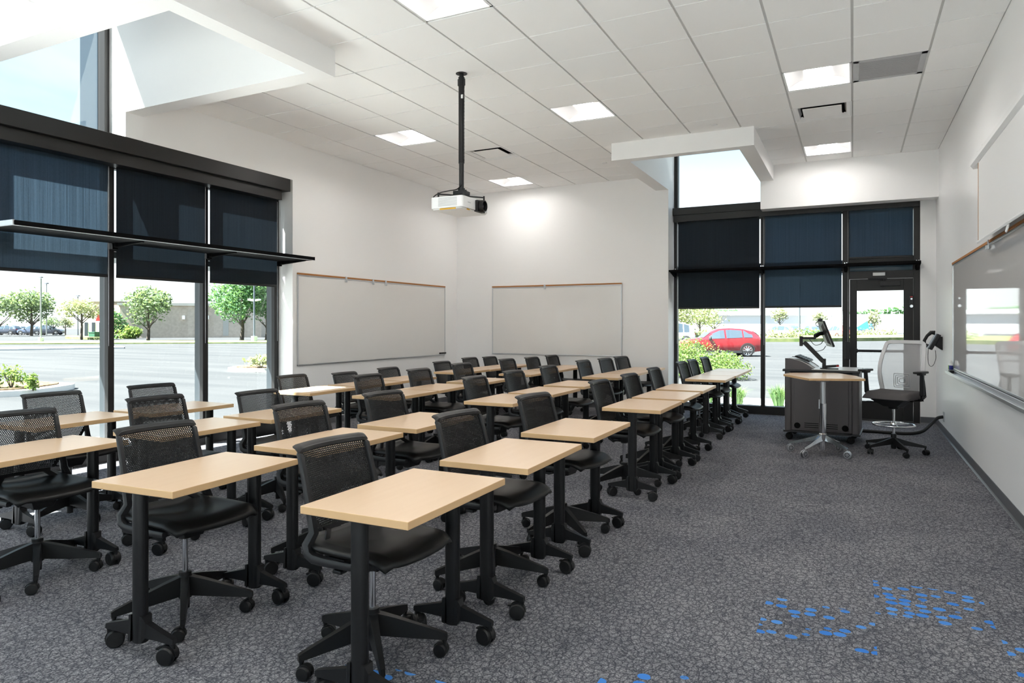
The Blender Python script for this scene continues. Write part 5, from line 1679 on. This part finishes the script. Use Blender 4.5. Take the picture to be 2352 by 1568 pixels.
for q in range(1500):
    u = rng.uniform(-.5, .5); p = hc + dirR * (u * 420) + dirF * 60 + Vector((0, 0, 8 + 4 * math.sin((u + .5) * 9) + rng.uniform(0, 5))); s_ = rng.uniform(1.2, 2.6)
    a_ = Vector((rng.gauss(0, 1), rng.gauss(0, 1), rng.gauss(0, 1))).normalized(); c_ = a_.cross(Vector((1, rng.gauss(0, 1), 1))).normalized()
    k.add([p - a_ * s_, p + c_ * s_ * .6, p + a_ * s_, p - c_ * s_ * .6], [(0, 1, 2, 3)])
tag(k.build('tree_line', MD), 'far row of trees on the crest of the hill', 'trees', None, 'stuff')

# ------------------------------------------------------------------ cars
def car(loc, rz, paint, label, L=4.45, suv=1.0, detail=False):
    r = empty('car', loc, rz, label, 'car')
    h = L / 2
    # stations: x, half width low, half width belt, z low, z belt, half width roof, z roof
    S = [(-h, .70, .74, .42, .78, .62, .86), (-h + .12, .82, .86, .30, .92, .66, 1.10), (-h + .45, .88, .90, .26, 1.00, .60, 1.36 * suv), (-h + 1.0, .90, .91, .24, 1.00, .60, 1.50 * suv),
         (-h + 1.7, .90, .91, .23, .97, .60, 1.545 * suv), (-h + 2.3, .90, .91, .23, .95, .58, 1.50 * suv), (-h + 2.75, .90, .91, .23, .93, .60, 1.30 * suv), (-h + 3.15, .90, .90, .24, .93, .74, 1.02), (-h + 3.7, .88, .88, .25, .89, .74, .95),
         (-h + 4.15, .83, .82, .27, .80, .70, .86), (h, .66, .66, .36, .62, .58, .70)]
    def ringf(s_):
        x, w0, w1, z0, zb, w2, zr = s_
        half = [(w0 * .9, z0), (w0, z0 + .12), (w1 + .01, (z0 + zb) * .55), (w1, zb), (w1 - .05, zb + .015), (w2 + .03, zr - .05), (w2 - .06, zr), (0, zr + .012)]
        return [(x, y, z) for y, z in half] + [(x, -y, z) for y, z in reversed(half[:-1])]
    k = MB(); rings = [ringf(s_) for s_ in S]; n = len(rings[0])
    vs = [p for q in rings for p in q]; fs = []
    for i in range(len(rings) - 1):
        for j in range(n - 1): fs.append((i * n + j, i * n + j + 1, (i + 1) * n + j + 1, (i + 1) * n + j))
        fs.append((i * n + n - 1, i * n, (i + 1) * n, (i + 1) * n + n - 1))
    fs += [tuple(range(n - 1, -1, -1)), tuple((len(rings) - 1) * n + q for q in range(n))]
    k.add(vs, fs); k.build('body', paint, r, smooth=38)
    # glazing slightly proud of the cabin
    k = MB()
    def P3(i0_, f_, lo, side):
        a = S[i0_]; b_ = S[min(i0_ + 1, len(S) - 1)]
        g_ = [a[q] + (b_[q] - a[q]) * f_ for q in range(7)]
        yb, zb, yr, zr = g_[2] - .05, g_[4] + .04, g_[5] + .035, g_[6] - .075
        y = yb + (yr - yb) * lo; z = zb + (zr - zb) * lo
        return (g_[0], side * (y + .008), z)
    for s in (-1, 1):
        for (i0_, f0, i1_, f1_) in ((2, .2, 3, .05), (3, .15, 4, .45), (4, .60, 6, .35)):
            segs = [(i0_, f0)] + [(q, 0.0) for q in range(i0_ + 1, i1_ + 1)] + [(i1_, f1_)]
            pts = [(P3(a, f_, 0, s), P3(a, f_, 1, s)) for a, f_ in segs]
            for q in range(len(pts) - 1):
                k.add([pts[q][0], pts[q + 1][0], pts[q + 1][1], pts[q][1]], [(0, 1, 2, 3)])
    for (ia, ib, sgn) in ((1, 2, -1), (6, 7, 1)):
        a, b_ = S[ia], S[ib]
        za, zb = (a[6] + .025, b_[6] + .02)
        k.add([(a[0] + sgn * .01, -a[5] + .08, za), (a[0] + sgn * .01, a[5] - .08, za), (b_[0] + sgn * .01, b_[5] - .08, zb), (b_[0] + sgn * .01, -b_[5] + .08, zb)], [(0, 1, 2, 3)])
    k.build('windows', M['carglass'], r)
    k = MB()
    for s in (-1, 1):
        k.box(-h + .5, h - .5, s * .90 - .02, s * .90 + .02, .20, .34)
        for xw in (-h + .86, h - .84):
            pr = arc(xw, .35, .40, 0, 180, 14); pi_ = arc(xw, .35, .345, 180, 0, 14)
            k.prism(pr + pi_, s * .895 - .02, s * .895 + .03, 'y')
    k.box(-h - .02, -h + .2, -.68, .68, .30, .50); k.box(h - .18, h + .01, -.60, .60, .30, .46)
    k.build('cladding', M['cladding'], r)
    k = MB()
    for s in (-1, 1): k.hexa([(-h - .01, s * .45, .80), (-h + .30, s * .86, .86), (-h + .30, s * .90, .86), (-h - .02, s * .70, .80)], [(-h + .03, s * .45, .95), (-h + .32, s * .86, 1.0), (-h + .32, s * .88, 1.0), (-h + .02, s * .70, .95)])
    k.build('taillight', M['taillight'], r)
    k = MB()
    for s in (-1, 1): k.hexa([(h - .02, s * .40, .60), (h - .45, s * .80, .68), (h - .45, s * .85, .68), (h - .06, s * .64, .60)], [(h - .10, s * .40, .72), (h - .5, s * .78, .80), (h - .5, s * .83, .80), (h - .12, s * .62, .73)])
    k.build('headlight', M['headlight'], r)
    k = MB(); k.box(-h - .03, -h + .01, -.26, .26, .62, .74); k.build('number_plate', M['whiteplastic'], r)
    for s in (-1, 1):
        k = MB(); k.lathe([(0, -.06), (.10, -.07), (.13, 0), (.09, .05), (0, .06)], (h - 1.55, s * 1.0, 1.0), 12, 'x'); k.build('wing_mirror', M['cladding'], r, smooth=60)
        for xw in (-h + .86, h - .84):
            k = MB(); k.lathe([(0, -.1), (.32, -.1), (.345, -.07), (.345, .07), (.32, .1), (.25, .1), (.24, .06), (0, .06)], (0, 0, 0), 28, 'y')
            if s < 0: k.xform(Matrix.Scale(-1, 4, (0, 1, 0)))
            wl = k.build('wheel', M['tyre'], r, (xw, s * .82, .345), smooth=40)
            k = MB()
            for q in range(10 if detail else 5):
                a = 2 * PI * q / (10 if detail else 5); c_, s_ = math.cos(a), math.sin(a); w_ = .028 if detail else .06
                k.hexa([(-s_ * w_, s * .075, c_ * w_), (c_ * .245 - s_ * w_ * .8, s * .085, s_ * .245 + c_ * w_ * .8), (c_ * .245 + s_ * w_ * .8, s * .085, s_ * .245 - c_ * w_ * .8), (s_ * w_, s * .075, -c_ * w_)],
                       [(-s_ * w_, s * .095, c_ * w_), (c_ * .245 - s_ * w_ * .8, s * .10, s_ * .245 + c_ * w_ * .8), (c_ * .245 + s_ * w_ * .8, s * .10, s_ * .245 - c_ * w_ * .8), (s_ * w_, s * .095, -c_ * w_)])
            k.lathe([(.235, s * .09), (.255, s * .102), (.262, s * .09)], (0, 0, 0), 28, 'y'); k.lathe([(0, s * .105), (.05, s * .10), (.055, s * .08)], (0, 0, 0), 16, 'y')
            k.build('rim', M['rim'], wl, smooth=40)
    return r
def facing(dx, dy): return math.atan2(dy, dx)
rw = at_z(1717, 819, ZG); fwd = Vector((-cs, -sn, 0)).lerp(Vector((sn, -cs, 0)), -.03).normalized()
cc_ = rw + fwd * 1.365 + Vector((-sn, cs, 0)) * .82
car((cc_.x, cc_.y, ZG), facing(fwd.x, fwd.y), M['carred'], 'glossy red SUV parked outside the back window behind the bush', 4.45, 1.0, True)
def carpx(px, py, ang, paint, label, L=4.45, suv=1.05):
    p = at_z(px, py, ZG); car((p.x, p.y, ZG), YAW + ang, paint, label, L, suv)
carpx(1783, 776, 2.6, M['carsilver'], 'silver car parked outside the back window left of the light pole')
carpx(1818, 774, 1.3, M['cardark'], 'dark car partly hidden beside the outdoor light pole')
carpx(1863, 774, PI / 2 - .1, M['carblue'], 'blue-grey SUV seen from behind outside the back window')
carpx(1924, 778, PI / 2 + .1, M['carpink'], 'red SUV seen from behind next to the door frame')
carpx(1530, 789, PI - .1, M['carwhite'], 'white van-like car at the left edge of the back window', 5.0, 1.25)
carpx(75, 769, PI, M['carblue'], 'blue-grey car far off behind the tall light pole at the left')
carpx(112, 769, .2, M['cardark'], 'dark blue car far off right of the tall light pole')
carpx(14, 769, PI, M['cardark'], 'dark car far off at the left picture edge')
carpx(44, 768, 0, M['carwhite'], 'white car far off left of the blue-grey car')

# ================================================================== LIGHT
w = bpy.data.worlds.new('sky')
SC.world = w
w.use_nodes = True
nt = w.node_tree
for n_ in list(nt.nodes): nt.nodes.remove(n_)
tcn = nt.nodes.new('ShaderNodeTexCoord')
sepn = nt.nodes.new('ShaderNodeSeparateXYZ'); nt.links.new(tcn.outputs['Generated'], sepn.inputs[0])
rp = nt.nodes.new('ShaderNodeValToRGB')
e = rp.color_ramp.elements
e[0].position, e[0].color = 0.0, (1.0, 1.0, 1.0, 1)
e[1].position, e[1].color = .75, (.22, .40, .66, 1)
for pos_, c_ in ((.12, (.92, .96, 1.0)), (.24, (.47, .63, .76)), (.36, (.30, .44, .57))):
    el = e.new(pos_); el.color = (*c_, 1)
nt.links.new(sepn.outputs[2], rp.inputs[0])
mpn = nt.nodes.new('ShaderNodeMapping'); mpn.inputs['Scale'].default_value = (1, 1, 3.2); nt.links.new(tcn.outputs['Generated'], mpn.inputs['Vector'])
cn = nt.nodes.new('ShaderNodeTexNoise'); cn.inputs['Scale'].default_value = 3.2; cn.inputs['Detail'].default_value = 6; cn.inputs['Distortion'].default_value = .6
nt.links.new(mpn.outputs['Vector'], cn.inputs['Vector'])
cr = nt.nodes.new('ShaderNodeValToRGB'); cr.color_ramp.elements[0].position = .46; cr.color_ramp.elements[1].position = .74
cr.color_ramp.elements[1].color = (.75, .75, .75, 1)
nt.links.new(cn.outputs['Fac'], cr.inputs[0])
mxn = nt.nodes.new('ShaderNodeMix'); mxn.data_type = 'RGBA'
nt.links.new(cr.outputs[0], mxn.inputs[0]); nt.links.new(rp.outputs[0], mxn.inputs[6]); mxn.inputs[7].default_value = (.62, .66, .70, 1)
bg = nt.nodes.new('ShaderNodeBackground'); bg.inputs[1].default_value = SKY_STRENGTH
nt.links.new(mxn.outputs[2], bg.inputs[0])
ow = nt.nodes.new('ShaderNodeOutputWorld'); nt.links.new(bg.outputs[0], ow.inputs[0])

sun = bpy.data.lights.new('sun', 'SUN'); sun.energy = SUN_STRENGTH; sun.color = (1.0, .97, .94); sun.angle = .012
so = bpy.data.objects.new('sun', sun); COL.objects.link(so)
d = Vector((.40, .40, -.82)).normalized()
so.rotation_euler = d.to_track_quat('-Z', 'Y').to_euler()
so.location = (-30, -20, 60)

SC.view_settings.view_transform = 'Standard'
SC.view_settings.look = 'None'
SC.view_settings.exposure = EXPOSURE
SC.view_settings.gamma = 1
SC.view_settings.use_curve_mapping = False
cy = SC.cycles
cy.max_bounces = 12; cy.diffuse_bounces = 7; cy.glossy_bounces = 4; cy.transparent_max_bounces = 24; cy.transmission_bounces = 4
cy.caustics_reflective = False; cy.caustics_refractive = False
cy.sample_clamp_indirect = 8
cy.use_denoising = True
